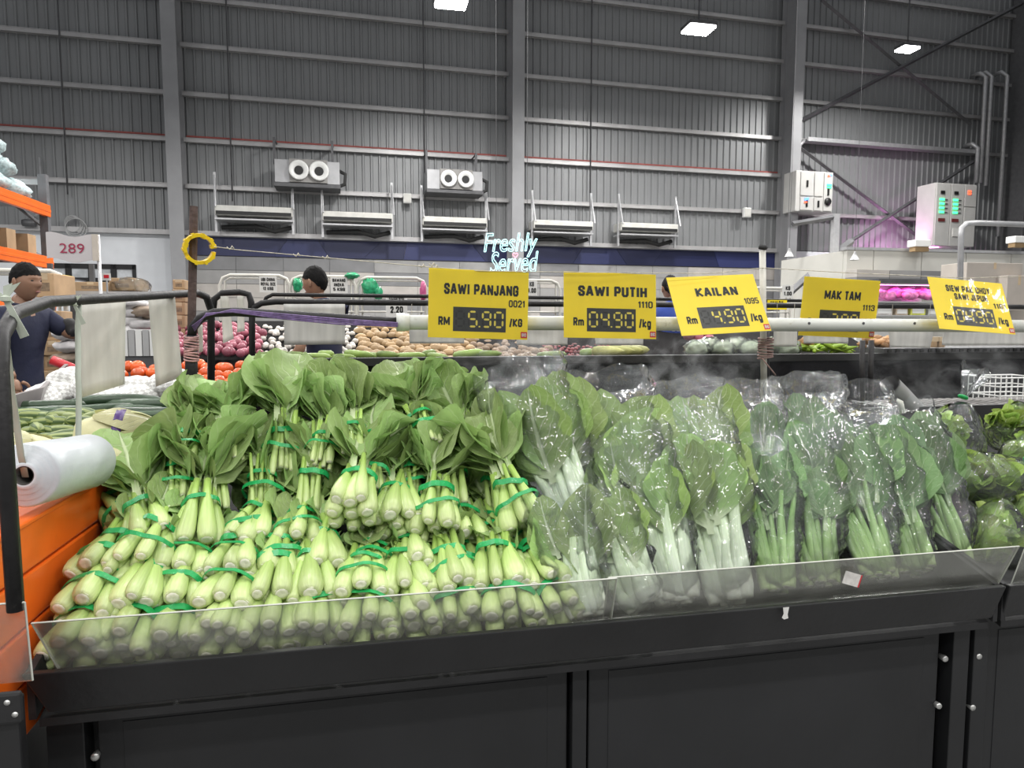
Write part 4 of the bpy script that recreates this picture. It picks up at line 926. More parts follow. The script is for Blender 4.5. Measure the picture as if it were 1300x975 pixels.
def strap(pts, w, label):
    m = MB(); n_ = len(pts)
    def fn(u, v):
        j = v*(n_-1); i0 = min(int(j), n_-2); f_ = j-i0; p = pts[i0].lerp(pts[i0+1], f_); return p+RT*((u-.5)*w)+Vector((0, .002*math.sin(v*20), 0))
    m.grid(fn, 2, (n_-1)*3); o = m.build('hanging_strap', strip_m, None, True)
    s = o.modifiers.new('thickness', 'SOLIDIFY'); s.thickness = .001
    return tag(o, label, 'strap', 'straps holding the bag roll')
strap([U(14, 392, 1.335), U(8, 440, 1.36), U(18, 520, 1.40), U(32, 606, 1.43)], .013, 'pale strap hanging from the dark pipe into the hole of the roll')
strap([U(100, 384, 1.745), U(99, 430, 1.72), U(100, 500, 1.68), U(100, 575, 1.66)], .013, 'pale strap hanging from the dark pipe to the far end of the roll')
def knot(c, label, s=1):
    m = MB()
    for dx, dz, dx2, dz2 in ((-.03, .02, -.012, -.004), (.004, .028, .02, .03), (.006, -.01, .03, -.075)):
        a = Vector((dx*s, -.016, dz*s)); e = Vector((dx2*s, -.018, dz2*s)); q = Vector((0, -.018, 0)); w_ = .008*s
        n_ = Vector((w_, 0, w_*.4))
        m.add([q-n_*.5, q+n_*.5, e+n_, e-n_], [(0,1,2,3)]); m.add([q-n_*.5, q+n_*.5, a+n_, a-n_], [(0,1,2,3)])
    m.lathe([(.0, -.008*s), (.010*s, -.004*s), (.010*s, .004*s), (0, .008*s)], 8, Matrix.Translation((0, -.018, 0)))
    o = m.build('strap_bow', strip_m, M=Matrix.Translation(c)); sm = o.modifiers.new('thickness', 'SOLIDIFY'); sm.thickness = .0012
    tag(o, label, 'strap', 'strap bows on the dark pipe')
knot(U(14, 380, 1.33), 'pale strap bow tied on the dark pipe by the picture edge', .85)
knot(U(98, 386, 1.73), 'small pale strap bow tied on the dark pipe over the roll', .6)
# translucent laminated sheets hanging from the pipes
def sheet_mat(name, c, a):
    m, nt, b, N, L = nodes(name); b.inputs['Roughness'].default_value = .35
    tc = N('ShaderNodeTexCoord'); mp = N('ShaderNodeMapping'); mp.inputs['Scale'].default_value = (14, 14, 1.5); L(tc.outputs['Object'], mp.inputs[0]); nz = N('ShaderNodeTexNoise'); nz.inputs['Scale'].default_value = 2; nz.inputs['Detail'].default_value = 6; L(mp.outputs[0], nz.inputs[0])
    mr = N('ShaderNodeMapRange'); mr.inputs['To Min'].default_value = .6; mr.inputs['To Max'].default_value = 1.3; L(nz.outputs[0], mr.inputs[0])
    hs = N('ShaderNodeHueSaturation'); hs.inputs['Color'].default_value = (*c, 1); L(mr.outputs[0], hs.inputs['Value']); L(hs.outputs[0], b.inputs['Base Color']); b.inputs['Alpha'].default_value = a
    tl = N('ShaderNodeBsdfTranslucent'); L(hs.outputs[0], tl.inputs[0]); ms = N('ShaderNodeMixShader'); ms.inputs[0].default_value = .3; L(b.outputs[0], ms.inputs[1]); L(tl.outputs[0], ms.inputs[2]); L(ms.outputs[0], nt.nodes['Material Output'].inputs[0]); return m
sh1 = sheet_mat('laminated_sheet', (.74, .73, .67), .84); sh2 = sheet_mat('white_board', (.66, .65, .62), 1)
def hung(label, c4, Y, m, name='hanging_sheet', thick=.0012, cat='sheet', grp='blank sheets hanging from the rails', hole=False):
    P = [U(x, y, Y) for x, y in c4]; c = sum(P, Vector())/4; b = MB()
    def fn(u, v): return P[0].lerp(P[1], u).lerp(P[3].lerp(P[2], u), v)-c+Vector((0, .006*noise.noise(Vector((u*2, v*2, c.x*5))), 0))
    b.grid(fn, 6, 8); o = b.build(name, m, None, True, M=Matrix.Translation(c)); s = o.modifiers.new('thickness', 'SOLIDIFY'); s.thickness = thick
    return tag(o, label, cat, grp)
hung('translucent sheet hanging beside the strap, lower edge above the cucumbers', ((97, 384), (160, 379), (158, 488), (100, 506)), 2.05, sh1)
hung('pleated whitish sheet hanging in front of the tomatoes', ((188, 378), (222, 375), (232, 478), (198, 491)), 2.28, sh1)
hung('narrow pale sheet hanging between the two black posts', ((280, 376), (290, 376), (297, 430), (283, 436)), 2.835, sh1)
hung('small narrow pale sheet right of the black post', ((301, 376), (309, 376), (311, 420), (301, 422)), 2.835, sh1)
hung('slim white sheet beside the string-bound post', ((251, 412), (257, 412), (258, 446), (252, 448)), 2.16, sh1)
for i, (lab, c4) in enumerate((('wide white board back hanging in front of the man in navy', ((360, 386), (438, 386), (438, 437), (361, 438))),
        ('white board back hanging beneath the SAWI PANJANG card', ((519, 412), (590, 412), (589, 436), (520, 436))),
        ('white board back between the SAWI PANJANG and SAWI PUTIH cards', ((655, 414), (721, 414), (720, 438), (656, 438))),
        ('white board back hanging beneath the SAWI PUTIH card', ((755, 414), (817, 414), (816, 438), (756, 438))),
        ('small white board back right of the white rod', ((982, 412), (1012, 412), (1011, 440), (982, 440))),
        ('white board back below the MAK TAM card', ((1020, 414), (1076, 414), (1076, 436), (1020, 436))),
        ('white board back between the MAK TAM and SIEW PAK CHOY cards', ((1128, 414), (1184, 414), (1181, 442), (1129, 441))),
        ('long white board back beneath the SIEW PAK CHOY card', ((1199, 412), (1330, 412), (1330, 438), (1196, 438))))):
    o = hung(lab, c4, 2.82, sh2, 'board_back', .004, 'board', 'white board backs on the far rail')
    for q in (0, 1):
        a = U(c4[q][0]+(4 if q == 0 else -4), c4[q][1]+1, 2.822)-o.location; z_ = U(c4[q][0], 386, 2.83)-o.location
        MB().tube([a, Vector((a.x, a.y, z_.z))], .0012, 4).build('hanging_string', twine, o)
# rails of the stall behind
rail('far_rail', 'black rail with bent end running behind the price cards', 'rail', [U(320, 482, 2.84), U(320, 400, 2.84), U(323, 390, 2.84), U(332, 385, 2.84), U(350, 383, 2.84), U(700, 386, 2.84), U(1340, 390, 2.84)], .012, blackp_m)
rail('far_rail', 'thin black rail just above the rail with the bent end', 'rail', [U(335, 386, 3.3), U(338, 378, 3.3), U(346, 374, 3.3), U(700, 378, 3.3), U(1040, 382, 3.3)], .009, blackp_m)
for i, (px, x2) in enumerate(((268, 318),)):
    rail('far_rail', 'short dark arched rail between the two black posts', 'rail', [U(270, 398, 2.85), U(272, 380, 2.85), U(282, 372, 2.85), U(305, 371, 2.85), U(316, 374, 2.85), U(319, 384, 2.85), U(319, 400, 2.85)], .0125, blackp_m)
for px, lab in ((1095, 'left of two black posts under the MAK TAM card'), (1106, 'right of two black posts under the MAK TAM card')):
    rail('support_post', lab, 'post', [U(px, 432, 2.6), U(px-1, 520, 2.6)], .0115, blackp_m)
# ------------------------------------------------------------ black backboard and the stall behind it
gloss_b = mat('gloss_black_panel', (.008, .008, .009), .18, 0, .3, 4, spec=.4)
YB = 2.9
P0 = U(318, 456, YB); P1 = U(1420, 450, YB); ZBK = U(700, 452, YB).z
t = thing('backboard', 'long glossy black backboard behind the greens', 'backboard', T((P0.x, YB, 0)))
b = MB(); b.box(0, 0, .3, P1.x-P0.x, .02, ZBK-.03); b.build('panel', gloss_b, t)
b = MB(); b.box(0, -.012, ZBK-.035, P1.x-P0.x, .03, ZBK); b.build('rim', mat('grey_rim', (.03, .03, .03), .4, spec=.3), t, bevel=.003)
b = MB(); b.box(0, .03, ZBK-.06, P1.x-P0.x, .55, ZBK-.03); b.build('shelf', black_m, t)
x0 = U(1120, 445, YB).x-P0.x
b = MB(); b.box(x0, -.01, ZBK, P1.x-P0.x, .3, ZBK+.022); b.build('serrated_shelf_edge', dark_m, t)
for k in range(28):
    b = MB(); xx = x0+.02+k*.045; b.box(xx, -.016, ZBK+.004, xx+.02, -.009, ZBK+.018); b.build('tooth', ink_m, t)
# wire rack, elbow of the fog duct, basket reflection on the right
t = thing('wire_rack', 'grey wire rack behind the bags at the right edge', 'rack', T(U(1180, 525, 2.22)))
b = MB()
for k in range(13): b.tube([(0, .035*k, 0), (1.2, .035*k, 0)], .003, 5)
b.build('long_wires', mat('rack_wire', (.30, .29, .28), .45, .4), t)
b = MB()
for k in range(30): b.tube([(.04*k, 0, .004), (.04*k, .43, .004)], .002, 4)
b.build('cross_wires', mat('rack_wire', (.3, .3, .3)), t)
b = MB(); b.box(-.3, -.03, -.02, 1.2, -.005, .03); b.build('front_rail', black_m, t)
t = thing('fog_duct', 'grey plastic pipe elbow poking out behind the bags', 'duct', T(U(1140, 500, 2.2)))
A = U(1130, 488, 2.16)-t.location; B = U(1165, 525, 2.25)-t.location
b = MB(); b.tube([A, A.lerp(B, .3), B], [.034, .036, .036], 18, False); b.tube([A, A.lerp(B, .3), B], [.030, .030, .030], 18, False); b.build('pipe', mat('grey_pvc', (.40, .40, .41), .4), t, True)
b = MB(); b.tube([A+Vector((-.01, -.02, -.05)), A+Vector((.02, -.03, -.065)), A+Vector((.03, -.03, -.10))], .012, 8); b.build('hose', pvc, t, True)
t = thing('basket_reflection', 'white basket shape put in as a reflection in the backboard at the right edge', 'basket', T(U(1285, 512, 2.6)))  # solid basket modelled in place of a reflection in the glossy panel
b = MB(); bw = .12
for k in range(9): b.tube([(-bw+k*.03, -.05, 0), (-bw+k*.03, -.05, .12)], .003, 4); b.tube([(-bw+k*.03, .12, 0), (-bw+k*.03, .12, .12)], .003, 4)
for z in (0, .04, .08, .12): b.tube([(-bw, -.05, z), (bw, -.05, z), (bw, .12, z), (-bw, .12, z), (-bw, -.05, z)], .0035, 4)
b.build('lattice', white_pl, t)
b = MB(); b.box(-bw, -.05, -.004, bw, .12, .004); b.build('base', white_pl, t)

# ------------------------------------------------------------ produce meshes for the other stalls
def blob(seed, rx, ry, rz, amp=.08, fq=2.2, seg=12, rings=8, fn2=None):
    m = MB(); o = Vector((seed*2.3, seed, seed*.7))
    def fn(u, v):
        a = 2*math.pi*u; b_ = math.pi*(v*.98+.01); d = Vector((math.sin(b_)*math.cos(a), math.sin(b_)*math.sin(a), -math.cos(b_)))
        k = 1+amp*noise.noise(d*fq+o)+(fn2(d, a) if fn2 else 0)
        return Vector((d.x*rx*k, d.y*ry*k, d.z*rz*k))
    m.grid(fn, seg, rings, True); return m
def scatter(name, label, cat, group, meshes, region, Yr, step, seed, sc=(.85, 1.15), lay=True, skip=None, child=None, jit=.45):
    """individual pieces heaped over a slope seen in region (x0,y0,x1,y1); Yr = depth at the bottom and top of it"""
    r = random.Random(seed); x0, y0, x1, y1 = region; y = y1; k = 0; out = []
    while y > y0:
        x = x0+(step*.5 if k % 2 else 0); k += 1
        while x < x1:
            px, py = x+r.uniform(-jit, jit)*step, y+r.uniform(-jit, jit)*step*.6
            f = (y1-py)/(y1-y0)
            if not (skip and skip(px, py)):
                P = U(px, py, Yr[0]+(Yr[1]-Yr[0])*f); s = r.uniform(*sc)
                o = obj(name, r.choice(meshes)); o.matrix_basis = Matrix.Translation(P) @ Matrix.Rotation(r.uniform(0, 6.28), 4, 'Z') @ Matrix.Rotation(r.uniform(-.5, .5) if lay else r.uniform(0, 6.28), 4, 'X') @ Matrix.Diagonal((s, s, s, 1))
                tag(o, label, cat, group); out.append(o)
                if child: c = obj(child[0], child[1], o)
            x += step
        y -= step*.62
    return out
# left stall: cucumbers, striped gourds, cabbages, foam-netted fruit, tomatoes
cuc_m = mat('cucumber_skin', (.030, .062, .028), .35, 0, .25, 12, .15, 60, rnd=.2)
def cuc(seed, L, r_, bend):
    m = MB(); m.tube([(x*L, bend*(x*x)*4*L, 0) for x in (-.5, -.47, -.4, -.2, 0, .2, .4, .47, .5)], [r_*.25, r_*.7, r_*.95, r_, r_, r_*1.02, r_*.95, r_*.65, r_*.2], 12); return m.mesh('cucumber', cuc_m, True)
CU = [cuc(1, .26, .019, .05), cuc(2, .30, .021, -.04), cuc(3, .24, .018, .02)]
cucs = [(48, 516, 2.42, 6, 0), (75, 523, 2.40, 3, 1), (148, 508, 2.50, -4, 1), (190, 514, 2.46, -10, 1), (160, 521, 2.42, -2, 0), (122, 520, 2.40, 30, 2), (150, 530, 2.36, 6, 2), (185, 524, 2.38, -16, 2), (60, 530, 2.36, -4, 0), (205, 528, 2.34, 8, 2), (110, 528, 2.36, 50, 2), (30, 524, 2.38, 0, 2)]
for i, (px, py, Y, a, k) in enumerate(cucs):
    o = obj('cucumber', CU[k]); o.matrix_basis = T(U(px, py, Y), math.radians(a)) @ Matrix.Rotation(i, 4, 'X'); tag(o, '%s dark green cucumber from the left, lying behind the cabbages' % ORD[sorted(range(12), key=lambda q: cucs[q][0]).index(i)], 'cucumber', 'cucumbers on the left stall')
def stripe_mat(name, c0, c1, n):
    m, nt, b, N, L = nodes(name); uvn = N('ShaderNodeUVMap'); sp = N('ShaderNodeSeparateXYZ'); L(uvn.outputs[0], sp.inputs[0])
    s = N('ShaderNodeMath'); s.operation = 'MULTIPLY'; s.inputs[1].default_value = n*6.28318; L(sp.outputs[0], s.inputs[0]); q = N('ShaderNodeMath'); q.operation = 'SINE'; L(s.outputs[0], q.inputs[0])
    mr = N('ShaderNodeMapRange'); mr.inputs['From Min'].default_value = -.3; mr.inputs['From Max'].default_value = .3; L(q.outputs[0], mr.inputs[0])
    mx = N('ShaderNodeMix'); mx.data_type = 'RGBA'; L(mr.outputs[0], mx.inputs['Factor']); mx.inputs['A'].default_value = (*c0, 1); mx.inputs['B'].default_value = (*c1, 1); L(mx.outputs['Result'], b.inputs['Base Color']); b.inputs['Roughness'].default_value = .5; return m
gour_m = stripe_mat('striped_gourd', (.055, .10, .02), (.24, .29, .09), 6)
def gourd(L, r_, bend): 
    m = MB(); m.tube([(x*L, bend*x*x*4*L, 0) for x in (-.5, -.44, -.3, 0, .3, .44, .5)], [r_*.2, r_*.75, r_, r_*1.1, r_, r_*.7, r_*.25], 12); return m.mesh('gourd', gour_m, True)
GO = [gourd(.11, .018, .04), gourd(.13, .019, -.03), gourd(.10, .020, .0)]
r = random.Random(5)
for i in range(26):
    px, py = r.uniform(2, 128), r.uniform(524, 566); Y = 2.30-(py-520)*.006
    o = obj('striped_gourd', r.choice(GO)); o.matrix_basis = T(U(px, py, Y), r.uniform(-1.2, 1.2)) @ Matrix.Rotation(r.uniform(0, 6), 4, 'X') @ Matrix.Rotation(r.uniform(-.3, .3), 4, 'Y')
    tag(o, 'small striped green gourd in the pile above the bag roll', 'gourd', 'striped gourds on the left stall')
cab_m = leaf_mat('napa_leaf', (.66, .66, .34), (.76, .75, .54), tr=.12, nveins=9)
def cabbage(P, ax, label, s=1, band=True):
    t = thing('napa_cabbage', label, 'cabbage', axisM(P, ax, (0, -.6, 1)), 'napa cabbages on the left stall')
    R0 = lambda v: (.030+.040*math.sin(math.pi*min(1, v*.92+.06))**.8)*s
    core = MB(); core.lathe([(.001, -.11*s)]+[(R0(v/9)*(.96), (-.105+.205*v/9)*s) for v in range(10)]+[(.001, .104*s)], 24, None, 0, lambda a, v: .03*math.sin(5*a+4*v)+.03*noise.noise(Vector((math.cos(a)*2, math.sin(a)*2, v*4)))); core.build('head', mat('napa_core', (.66, .63, .36), .5, 0, .15, 20, .2, 40), t, True)
    for k in range(7):
        a0 = k*2.4; m = MB()
        def fn(u, v, a0=a0, k=k):
            h = .9-.04*(k % 3); vv = v*h; wd = .75*math.sin(math.pi*min(1, v*.8+.18))**.6; a = a0+(u-.5)*2*wd
            r_ = R0(vv)*(1.03+.012*(k % 3))+.004*s*math.sin(9*v+k)*abs(2*u-1)**2+.008*s*v**3
            return Vector((r_*math.cos(a), r_*math.sin(a), (-.107+.205*vv)*s))
        m.grid(fn, 10, 12); m.build('leaf', cab_m, t, True)
    if band:
        b = MB(); b.grid(lambda u, v: Vector((.0755*s*math.cos(2*math.pi*u), .0755*s*math.sin(2*math.pi*u), (v-.5)*.022+.004*math.sin(4*math.pi*u))), 28, 1, True)
        o = b.build('purple_band', mat('purple_band', (.07, .025, .17), .35, 0, .2, 30, dirt=(.5, .45, .6), dscale=110, dcut=.63), t, True); sm = o.modifiers.new('thickness', 'SOLIDIFY'); sm.thickness = .001; sm.offset = 1
    return t
cabbage(U(150, 555, 2.02), (-.95, -.25, .12), 'pale napa cabbage with a purple paper band by the orange tab', 1.0)
cabbage(U(30, 578, 1.95), (1, -.2, .1), 'yellowish napa cabbage half hidden behind the bag roll, at its left', .8, False)
cabbage(U(122, 592, 1.86), (1, -.3, .2), 'yellowish napa cabbage between the bag roll and the orange tab', .75, False)
# foam-netted fruit
def net_mat():
    m, nt, b, N, L = nodes('foam_net'); b.inputs['Base Color'].default_value = (.82, .82, .80, 1); b.inputs['Roughness'].default_value = .7
    uvn = N('ShaderNodeUVMap'); mp = N('ShaderNodeMapping'); mp.inputs['Scale'].default_value = (26, 15, 1); mp.inputs['Rotation'].default_value = (0, 0, .78); L(uvn.outputs[0], mp.inputs[0])
    vo = N('ShaderNodeTexChecker'); vo.inputs['Scale'].default_value = 1; L(mp.outputs[0], vo.inputs[0])
    mx = N('ShaderNodeMix'); mx.data_type = 'RGBA'; L(vo.outputs['Fac'], mx.inputs['Factor']); mx.inputs['A'].default_value = (.84, .84, .82, 1); mx.inputs['B'].default_value = (.56, .55, .53, 1); L(mx.outputs['Result'], b.inputs['Base Color'])
    bp = N('ShaderNodeBump'); bp.inputs['Strength'].default_value = .6; bp.inputs['Distance'].default_value = .004; bp.invert = True; L(vo.outputs['Fac'], bp.inputs['Height']); L(bp.outputs[0], b.inputs['Normal']); return m
netm = net_mat()
NT = [blob(i, .085, .06, .048, .22, 2, 20, 12).mesh('foam_net', netm, True) for i in range(3)]
nets = ((70, 500, 2.72), (92, 485, 2.78), (55, 508, 2.66), (128, 505, 2.66), (150, 498, 2.70), (178, 494, 2.72), (205, 492, 2.72), (228, 486, 2.76), (170, 506, 2.64), (112, 492, 2.74), (235, 498, 2.68))
for i, (px, py, Y) in enumerate(nets):
    o = obj('netted_fruit', NT[i % 3]); o.matrix_basis = T(U(px, py, Y), i*.9) @ Matrix.Rotation(.3*math.sin(i*2), 4, 'Y'); tag(o, '%s white foam-netted fruit from the left, behind the cucumbers' % ORD[sorted(range(11), key=lambda q: nets[q][0]).index(i)], 'fruit', 'foam-netted fruit on the left stall')
tom_m = mat('tomato_skin', (.72, .115, .022), .25, 0, .15, 6, rnd=.25)
TO = [blob(i, .030, .030, .026, .06, 2, 14, 9).mesh('tomato', tom_m, True) for i in range(3)]
scatter('tomato', 'ripe orange-red tomato in the heap behind the hanging sheets', 'tomato', 'tomatoes behind the left stall', TO, (158, 460, 312, 492), (3.05, 3.45), 14, 8)
t = thing('tomato_tray', 'orange-edged tray under the tomatoes', 'tray', T(U(235, 500, 3.0)))
b = MB(); b.box(-.55, .0, -.05, .27, .6, -.02); b.build('base', black_m, t)
q = U(278, 489, 2.98)-t.location; q2 = U(318, 462, 3.2)-t.location
b = MB(); b.add([q, q+Vector((.02, 0, -.05)), q2+Vector((.02, 0, -.05)), q2, q+Vector((.05, 0, .0)), q2+Vector((.05, 0, .0))], [(0,1,2,3), (0,3,5,4)]); o = b.build('orange_edge', orange_m, t); sm = o.modifiers.new('thickness', 'SOLIDIFY'); sm.thickness = .006
# grey partition of the left stall
b = MB(); P = [U(0, 505, 2.3), U(50, 492, 2.55), U(82, 462, 3.2), U(84, 500, 3.2), U(40, 530, 2.5), U(0, 545, 2.3)]; c = sum(P, Vector())/6
b.add([p-c for p in P]+[p-c+Vector((.012, .004, 0)) for p in P], [(0,1,2,3,4,5), (11,10,9,8,7,6)]+[(i, i+6, (i+1) % 6+6, (i+1) % 6) for i in range(6)])
tag(b.build('partition_plate', mat('scuffed_grey', (.22, .20, .20), .35, 0, .3, 5), M=Matrix.Translation(c)), 'scuffed grey plate between the cucumbers and the man in navy', 'plate')
t = thing('trolley_handle', 'red plastic trolley handle sticking up behind the netted fruit', 'handle', T(U(80, 464, 3.25)))
A, B = U(66, 457, 3.25)-t.location, U(98, 470, 3.25)-t.location
b = MB(); b.tube([A, B], .020, 10); b.build('grip', red_m, t, True)
b = MB(); b.tube([B+Vector((0, 0, -.01)), B+Vector((.0, .0, -.4))], .012, 8); b.build('stem', galv_m, t, True)

# ------------------------------------------------------------ produce on the stall behind the backboard
gg_m = mat('marrow_skin', (.22, .32, .07), .4, 0, .25, 14, rnd=.35)
def tubem(name, m_, L, r_, taper=.6, bend=.05): m = MB(); m.tube([(x*L, bend*x*x*4*L, 0) for x in (-.5, -.45, -.3, 0, .3, .45, .5)], [r_*.3, r_*.8, r_, r_, r_*(.5+.5*taper), r_*.6*taper, r_*.15], 12); return m.mesh(name, m_, True)
MR = [tubem('marrow', gg_m, .11, .017), tubem('marrow', gg_m, .14, .019, .9), tubem('marrow', gg_m, .07, .018, 1)]
r = random.Random(12)
for i, px in enumerate((333, 345, 358, 380, 400, 414, 436, 455, 474, 492, 520, 545, 556, 595, 610, 622, 700, 745)):
    o = obj('green_marrow', MR[i % 3]); P = U(px, 449.5, YB+.12+.05*(i % 3)); P.z = ZBK-.004+.010*(i % 2)
    o.matrix_basis = T(P, r.uniform(-.7, .7)) @ Matrix.Rotation(r.uniform(-.15, .1), 4, 'Y'); tag(o, 'pale green marrow lying along the top of the black backboard', 'marrow', 'marrows behind the backboard')
cor_m = mat('corn_husk', (.45, .45, .16), .55, 0, .3, 30, rnd=.2)
CO = [tubem('maize', cor_m, .15, .024, .4)]
for i, px in enumerate((772, 786, 800, 812)):
    o = obj('corn_cob', CO[0]); P = U(px, 449, YB+.1+.04*i); P.z = ZBK+.015; o.matrix_basis = T(P, .3*(i-1.5)); tag(o, 'pale husked corn cob behind the backboard beneath the second price card', 'corn', 'corn cobs behind the backboard')
chi_m = mat('green_chilli', (.30, .46, .04), .3, 0, .15, 14, rnd=.25)
CH = [tubem('chilli', chi_m, .13, .012, .3, .12), tubem('chilli', chi_m, .11, .011, .3, -.1)]
r = random.Random(3)
for i in range(34):
    px = r.uniform(1008, 1074); h = max(0, 1-abs(px-1042)/36); P = U(px, 449, YB+.1+.2*r.random()); P.z = ZBK+.012+h*.05*r.random()
    o = obj('green_chilli', r.choice(CH)); o.matrix_basis = T(P, r.uniform(-.9, .9)) @ Matrix.Rotation(r.uniform(-.4, .4), 4, 'Y'); tag(o, 'long light green chilli in the heap below the MAK TAM card', 'chilli', 'green chillies behind the backboard')
gin_m = mat('ginger_skin', (.46, .25, .11), .6, 0, .2, 20, rnd=.2)
GI = [blob(i, .035, .018, .016, .5, 3, 12, 8).mesh('ginger', gin_m, True) for i in range(3)]
for i in range(22):
    px = r.uniform(1092, 1132) if i > 4 else r.uniform(1018, 1030); P = U(px, 446, YB+.12+.15*r.random()); P.z = ZBK+.025+.04*r.random()
    o = obj('ginger_root', GI[i % 3]); o.matrix_basis = T(P, r.uniform(0, 6)) @ Matrix.Rotation(r.uniform(-.4, .4), 4, 'Y'); tag(o, 'knobbly ginger root heaped behind the backboard near the two black posts', 'ginger', 'ginger behind the backboard')
cau = blob(5, .05, .05, .035, .35, 4, 16, 10).mesh('cauliflower', mat('cauliflower', (.48, .54, .40), .6, 0, .2, 30), True); cfilm = blob(6, .062, .06, .045, .3, 4, 18, 12).mesh('wrap', film, True)
for i, px in enumerate((884, 900, 917, 935, 952, 985, 1000)):
    P = U(px, 447, YB+.14+.06*(i % 2)); P.z = ZBK+.02+.012*(i % 2); t = thing('wrapped_cauliflower', 'film-wrapped cauliflower behind the backboard below the third price card', 'cauliflower', T(P, i), 'wrapped cauliflowers behind the backboard')
    obj('head', cau, t); obj('wrap', cfilm, t)
rb_m = mat('red_onion_skin', (.36, .10, .14), .35, 0, .25, 8, rnd=.3)
ON = [blob(i, .029, .029, .027, .06, 2, 12, 8, lambda d, a: .25*max(0, d.z-.85)).mesh('onion', rb_m, True) for i in range(3)]
for i in range(9):
    P = U(872+r.uniform(0, 34), 436, YB+.25+.1*r.random()); P.z = ZBK+.05+.06*r.random(); o = obj('small_onion', ON[i % 3]); o.matrix_basis = T(P, i); tag(o, 'reddish onion hanging together under the left edge of the KAILAN card', 'onion', 'onions under the third card')

# ------------------------------------------------------------ far produce bank
YF0, YF1 = 5.4, 6.3
t = thing('far_bank', 'long dark sloping bank carrying onions, garlic and potatoes', 'produce bank', T(U(640, 455, YF0)))
a = U(130, 455, YF0)-t.location; c = U(1130, 455, YF0)-t.location; d = U(640, 405, YF1)-t.location
b = MB(); b.add([(a.x, 0, -.05), (c.x, 0, -.05), (c.x, .95, d.z-.02), (a.x, .95, d.z-.02), (a.x, 0, -.9), (c.x, 0, -.9), (c.x, .95, -.9), (a.x, .95, -.9)], [(0,1,2,3),(7,6,5,4),(0,4,5,1),(1,5,6,2),(2,6,7,3),(3,7,4,0)]); b.build('table', mat('bank_black', (.012, .011, .011), .9, spec=.1), t)
scatter('red_onion', 'purplish red onion heaped on the far bank left of the garlic', 'onion', 'red onions on the far bank', ON, (150, 404, 332, 447), (YF0, YF1), 9, 21, (1.0, 1.35), lay=False, skip=lambda x, y: y < 408+abs(x-250)*.06)
gar_m = mat('garlic_skin', (.72, .68, .62), .5, 0, .1, 10, rnd=.12)
GA = [blob(i, .026, .026, .022, .1, 3, 10, 7, lambda d, a: .07*math.cos(6*a)+.5*max(0, d.z-.88)).mesh('garlic', gar_m, True) for i in range(2)]
scatter('garlic_bulb', 'white garlic bulb heaped beside the potatoes', 'garlic', 'garlic on the far bank', GA, (333, 412, 456, 452), (YF0, YF1), 8.5, 22, lay=False)
pot_m = mat('potato_skin', (.40, .27, .14), .6, 0, .2, 9, .15, 40, rnd=.2)
PO = [blob(i, .052, .036, .034, .16, 1.6, 12, 8).mesh('potato', pot_m, True) for i in range(4)]
scatter('potato', 'light brown potato heaped under the SAWI PANJANG card', 'potato', 'potatoes on the far bank', PO, (456, 412, 600, 455), (YF0, YF1), 8.8, 23)
pd_m = mat('dusty_potato_skin', (.27, .19, .125), .65, 0, .2, 9, .15, 40, rnd=.2)
PD = [blob(i+9, .045, .034, .032, .16, 1.6, 12, 8).mesh('potato', pd_m, True) for i in range(3)]
scatter('potato', 'darker brown potato heaped right of the light brown ones', 'potato', 'dark potatoes on the far bank', PD, (600, 420, 694, 455), (YF0, YF1), 8.5, 24)
sh_m = mat('shallot_skin', (.22, .055, .06), .5, 0, .3, 9, rnd=.3)
SH = [blob(i+9, .020, .017, .017, .12, 2, 8, 6).mesh('shallot', sh_m, True) for i in range(2)]
scatter('shallot', 'small dark red shallot in the heap under the SAWI PUTIH card', 'shallot', 'shallots on the far bank', SH, (690, 420, 800, 454), (YF0, YF1), 5.5, 25)
# ------------------------------------------------------------ racks, cartons and sacks beyond
frame_m = mat('cream_tube', (.66, .64, .58), .4, 0, .06, 10)
def tube_frame(label, x0, x1, y0, y1, Y, m_=frame_m, r_=.016, extra=0):
    P = U((x0+x1)/2, y1, Y); t = thing('tube_frame', label, 'rack frame', T(P), 'white tube frames beyond the far bank')
    k = mpp(P); w = (x1-x0)*k/2; h = (y1-y0)*k; c = .10
    b = MB(); b.tube([(-w, 0, -P.z), (-w, 0, h-c), (-w+c*.3, 0, h-c*.3), (-w+c, 0, h), (w-c, 0, h), (w-c*.3, 0, h-c*.3), (w, 0, h-c), (w, 0, -P.z)], r_, 8); b.build('hoop', m_, t, True)
    b = MB(); b.tube([(-w*.86, .02, -.2), (-w*.86, .02, h-.06), (-w*.86+.05, .02, h-.03), (w*.86, .02, h-.03), (w*.86, .02, -.2)], r_*.7, 6); b.build('inner_hoop', m_, t, True)
    b = MB(); b.tube([(-w, 0, .05), (w, 0, .05)], r_*.7, 6); b.build('cross_bar', m_, t, True)
    return t
for i, (x0, x1, lab) in enumerate(((283, 367, 'white tube frame left of the man in navy at the far bank'), (371, 451, 'white tube frame behind the man in navy at the far bank'), (455, 541, 'white tube frame above the light brown potatoes'), (546, 632, 'white tube frame behind the SAWI PANJANG card'), (640, 712, 'white tube frame seen between the first two price cards'), (940, 1006, 'white tube frame seen behind the white rod'))):
    tube_frame(lab, x0, x1, 350+i*1.6 if i < 5 else 366, 402, 7.4)
tube_frame('cream tube frame behind the man at the left edge', -40, 78, 344, 405, 6.3, r_=.018)
